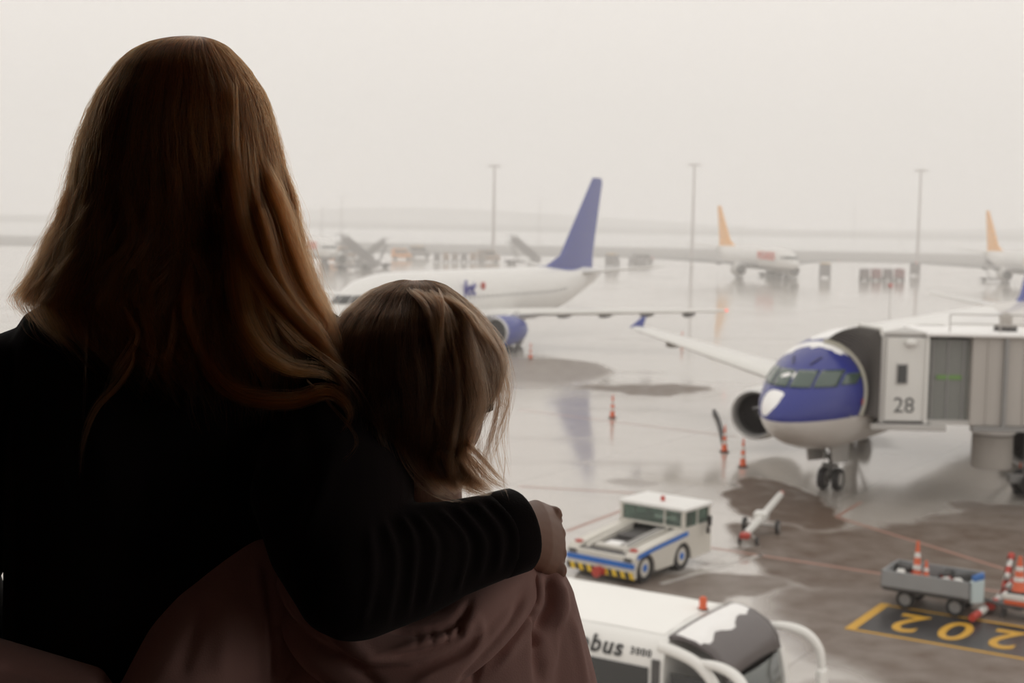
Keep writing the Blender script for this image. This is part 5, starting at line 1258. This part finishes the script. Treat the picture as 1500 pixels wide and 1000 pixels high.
S, R, TN = shell_hair(shW, 26000, 460, endW, 34, (.82, 1.0), .0088, .12, (-2.3, 2.3), spread=.038, tipc=.6)
a, b, c = shell_hair(shW, 6000, 900, endW, 30, (.90, 1.0), .003, .16, (-2.3, 2.3), spread=.09); S += a; R += b; TN += c
S2, R2, T2 = shell_hair(shW, 900, 300, endW, 26, (.98, 1.02), .009, .10, (-2.3, 2.3), spread=.16, fly=.5, rad=.00009)
S += S2; R += R2; TN += T2
# single locks that leave the mass, drawn from the photograph
Yk = 1.452
WL_ = [([(330, 250, 1.50), (345, 330, 1.475), (372, 400, 1.455), (425, 470, 1.44), (478, 520, 1.43), (500, 556, 1.425), (508, 600, 1.43)], 900, .014, .004),
       ([(300, 330, 1.485), (286, 440, 1.455), (290, 510, 1.44), (318, 562, 1.43), (365, 588, 1.425), (430, 592, 1.42), (476, 578, 1.415), (503, 590, 1.41), (512, 612, 1.41), (500, 634, 1.412)], 420, .011, .0025),
       ([(340, 360, 1.475), (350, 450, 1.452), (380, 510, 1.438), (425, 540, 1.43), (470, 545, 1.425), (500, 560, 1.42)], 700, .013, .004),
       ([(380, 330, 1.49), (400, 400, 1.47), (430, 450, 1.455), (470, 490, 1.44), (492, 530, 1.43)], 1100, .016, .005),
       ([(400, 300, 1.53), (425, 370, 1.51), (450, 430, 1.49), (478, 470, 1.47), (495, 510, 1.45)], 1200, .014, .005),
       ([(200, 400, 1.475), (186, 470, 1.45), (196, 520, 1.44), (176, 560, 1.435), (140, 600, 1.43), (122, 650, 1.428), (118, 700, 1.428)], 150, .006, .0015),
       ([(168, 380, 1.48), (172, 440, 1.455), (200, 490, 1.44), (170, 545, 1.435), (150, 600, 1.43)], 120, .005, .0015),
       ([(128, 400, 1.47), (126, 480, 1.45), (124, 560, 1.44), (122, 640, 1.435)], 16, .002, .001),
       ([(250, 400, 1.47), (252, 470, 1.45), (240, 540, 1.44), (262, 600, 1.43)], 160, .008, .002),
       ([(225, 380, 1.475), (212, 450, 1.455), (224, 520, 1.44), (205, 580, 1.432)], 160, .008, .002),
       ([(275, 380, 1.475), (270, 450, 1.45), (292, 520, 1.438), (330, 560, 1.43), (380, 570, 1.425)], 300, .008, .002),
       ([(110, 330, 1.56), (92, 380, 1.545), (66, 415, 1.54), (44, 438, 1.535), (36, 446, 1.53)], 900, .014, .006),
       ([(140, 340, 1.52), (118, 395, 1.50), (92, 430, 1.49), (62, 446, 1.48)], 600, .013, .005),
       ([(420, 330, 1.56), (440, 390, 1.54), (462, 440, 1.51), (486, 480, 1.48), (500, 520, 1.45)], 900, .010, .004),
       ([(440, 560, 1.425), (480, 590, 1.412), (520, 640, 1.405), (505, 672, 1.405), (470, 690, 1.405)], 18, .003, .002),
       ([(395, 470, 1.44), (440, 505, 1.43), (500, 540, 1.41), (545, 575, 1.40)], 30, .006, .003), ([(420, 500, 1.43), (470, 520, 1.415), (520, 570, 1.40), (560, 640, 1.395)], 22, .005, .003)]
def backY(x, y):                       # depth of the hair envelope's back at a picture position
    z = at(x, y, 1.5).z; m_ = float(np.interp(-z, -shW.Z, shW.m)); g = lambda A: float(np.interp(m_, shW.m, A))
    P_ = at(x, y, 1.5); c = (g(shW.L) + g(shW.R)) / 2; hw = (g(shW.R) - g(shW.L)) / 2; q = max(-1, min(1, (P_.x - c) / hw))
    return g(shW.Y) - g(shW.B) * math.sqrt(max(0, 1 - q * q)) * .97
for i in (0, 2, 3, 4, 10, 13):         # these locks start at the crown and run down inside the mass first
    p0 = WL_[i][0][0]; x, y = p0[0], p0[1]
    WL_[i][0][:0] = [(288 + (x - 288) * k, 85 + (y - 85) * k, backY(288 + (x - 288) * k, 85 + (y - 85) * k) + .006) for k in (.12, .45, .75)]
for pts, c, r0, r1 in WL_:
    a, b, c_ = lock([at(*p) for p in pts], int(c * .7), r0 * .75, r1); S += a; R += b; TN += c_
# loose wavy wisps over the back
for i in range(60):
    x = rng.uniform(120, 430); x = 275 + (x - 275) * .55; y0 = rng.uniform(100, 260); L_ = rng.uniform(430, 620) - y0; dx = rng.normal((x - 275) * .75, 14); ph = rng.uniform(0, 6.3); am = rng.uniform(5, 15)
    pts = []
    for k in np.linspace(0, 1, 9):
        xx, yy = x + dx * k + am * k ** 1.6 * math.sin(ph + 6.5 * k) * 1.4, y0 + L_ * k; pts.append(at(xx, yy, min(backY(xx, yy), 1.50) if yy < 430 else 1.468 - .03 * min(1, (yy - 430) / 80)))
    a, b, c_ = lock(pts, int(rng.integers(8, 45)), rng.uniform(.002, .005), .0012, wave=.004, tail=.5); S += a; R += b; TN += c_
hairW = curves_obj('hair', S, R, HM_W, woman, TN); hairW['label'] = 'long wavy brown hair glowing at the right edge'
# solid shell inside the strands, added to block light as dense hair does
def inner(sh, kk, mmax, name, parent, m_, phm=2.2, n=40, rows=26):
    vs = []; q = np.linspace(-phm, phm, n)
    ms = np.linspace(.003, mmax, rows)
    for mm in ms: vs += [tuple(p) for p in sh.pt(np.full(n, mm), q, np.full(n, kk))]
    fs = [(i * n + j, i * n + j + 1, (i + 1) * n + j + 1, (i + 1) * n + j) for i in range(rows - 1) for j in range(n - 1)]
    b = MB(); b.add(vs, fs); return b.build(name, m_, parent, solid=.003)
HIN = mat('hair_block_brown', (.020, .010, .006), .7)
inner(shW, .84, e500 - .03, 'hair_light_block', hairW, HIN, 1.20)

# ---- the girl's straight hair, gathered low on both sides
rowsG = [(411, 598, 616, .004, .004, 0), (413, 584, 634, .014, .014, 0), (418, 568, 650, .028, .026, 0), (428, 546, 665, .044, .042, 0), (440, 530, 680, .056, .05, 0), (458, 511, 700, .076, .065, -.004), (480, 495, 718, .090, .07, -.008), (505, 484, 732, .098, .075, -.010), (530, 481, 741, .104, .07, -.012), (560, 481, 744, .106, .065, -.012), (590, 485, 742, .105, .06, -.012),
         (620, 492, 734, .098, .05, -.01), (655, 502, 722, .086, .04, -.005), (690, 518, 700, .070, .03, .01), (730, 535, 680, .060, .02, .015)]
shG = Shell(rowsG, 1.545)
GR = np.array(at(655, 640, 1.478)); GL = np.array(at(505, 650, 1.49)); 
endM = float(shG.m[-3])
def modG(P, t, m, ph, rg):
    k = smooth((t - .58) / .42)[:, None]; G = GR if np.mean(ph) > -.15 else GL
    j = np.array([rg.normal(0, .006), rg.normal(0, .004), rg.normal(0, .006)])
    far = np.linalg.norm(P[-1] - G); 
    return P * (1 - k) + (G + j) * k + 0
def endG(lp, u): return np.full_like(lp, float(shG.m[-4])) + u * .015
S, R, TN = shell_hair(shG, 17000, 420, endG, 26, (.88, 1.0), .0012, .16, (-2.0, 2.0), spread=.035, tipc=.3, rad=.00012, mod=modG, fly=.03)
# loose back hair under the gathers, and fly-away hairs
a, b, c = shell_hair(shG, 5000, 160, lambda lp, u: np.full_like(lp, float(shG.m[-2])) + u * .02, 24, (.80, .90), .003, .12, (-1.3, .9), spread=.08, rad=.00012); S += a; R += b; TN += c
a, b, c = shell_hair(shG, 500, 200, lambda lp, u: np.full_like(lp, .10) + u * .22, 22, (1.0, 1.05), .006, .10, (-2.2, 2.2), spread=.2, rad=.00008, fly=.9); S += a; R += b; TN += c
GLK = [([(655, 640, 1.478), (640, 668, 1.462), (652, 700, 1.458), (672, 722, 1.462)], 1300, .012, .007), ([(655, 640, 1.478), (668, 680, 1.468), (690, 705, 1.47), (722, 722, 1.475)], 1000, .010, .006),
       ([(655, 640, 1.478), (636, 660, 1.465), (630, 700, 1.46), (648, 728, 1.46)], 500, .008, .004), ([(700, 500, 1.50), (732, 560, 1.51), (728, 620, 1.51), (712, 680, 1.50), (735, 712, 1.49)], 60, .006, .003),
       ([(715, 480, 1.51), (744, 560, 1.52), (742, 640, 1.52), (748, 700, 1.52)], 26, .004, .002), ([(705, 470, 1.50), (740, 570, 1.51), (722, 640, 1.505), (730, 690, 1.50), (742, 718, 1.49)], 30, .004, .002),
       ([(640, 430, 1.46), (668, 520, 1.44), (672, 600, 1.445), (660, 680, 1.45), (664, 730, 1.455)], 60, .005, .002), ([(660, 450, 1.455), (690, 540, 1.45), (700, 600, 1.455), (676, 640, 1.465)], 220, .014, .005),
       ([(505, 650, 1.49), (515, 680, 1.475), (532, 710, 1.468), (552, 735, 1.465)], 500, .010, .004), ([(560, 600, 1.442), (600, 680, 1.448), (640, 720, 1.45), (690, 738, 1.455)], 40, .006, .003),
       ([(540, 560, 1.44), (560, 640, 1.44), (580, 700, 1.45), (575, 740, 1.455)], 40, .006, .003), ([(655, 640, 1.478), (690, 668, 1.47), (720, 700, 1.475), (745, 716, 1.48)], 160, .007, .004)]
for pts, c, r0, r1 in GLK:
    a, b, c_ = lock([at(*p) for p in pts], c, r0, r1, rad=.00012); S += a; R += b; TN += c_
# thin strands combed from the crown towards the right gather, and stray wisps at the neck
for i in range(46):
    x = rng.uniform(590, 650); k = rng.uniform(0, 1); mx_ = 640 + 98 * k; q = rng.normal(0, 4)
    pts = [at(x, 424 + 10 * k, 1.47), at(x * .5 + mx_ * .5 + 8, 455 + 12 * k, 1.452 + .03 * k), at(mx_, 530, 1.437 + .07 * k), at(mx_ - 6 - 20 * k, 600, 1.440 + .055 * k), at(656 + q, 642 + q, 1.462)]
    a, b, c_ = lock(pts, int(rng.integers(8, 46)), rng.uniform(.0015, .004), .0015, rad=.00012, wave=.001, tail=.1); S += a; R += b; TN += [min(1, q_ + .2) for q_ in c_]
for i in range(26):
    x = rng.uniform(520, 740); y0 = rng.uniform(640, 690); pts = [at(x, y0, 1.468), at(x + rng.normal(0, 8), y0 + 35, 1.462), at(x + rng.normal(4, 14), y0 + 70, 1.462)]
    a, b, c_ = lock(pts, int(rng.integers(4, 16)), .004, .002, rad=.0001, wave=.003); S += a; R += b; TN += c_
hairG = curves_obj('hair', S, R, HM_G, girl, TN); hairG['label'] = 'straight brown hair tied back low on both sides'
inner(shG, .85, float(shG.m[-5]), 'hair_light_block', hairG, HIN, 1.4)
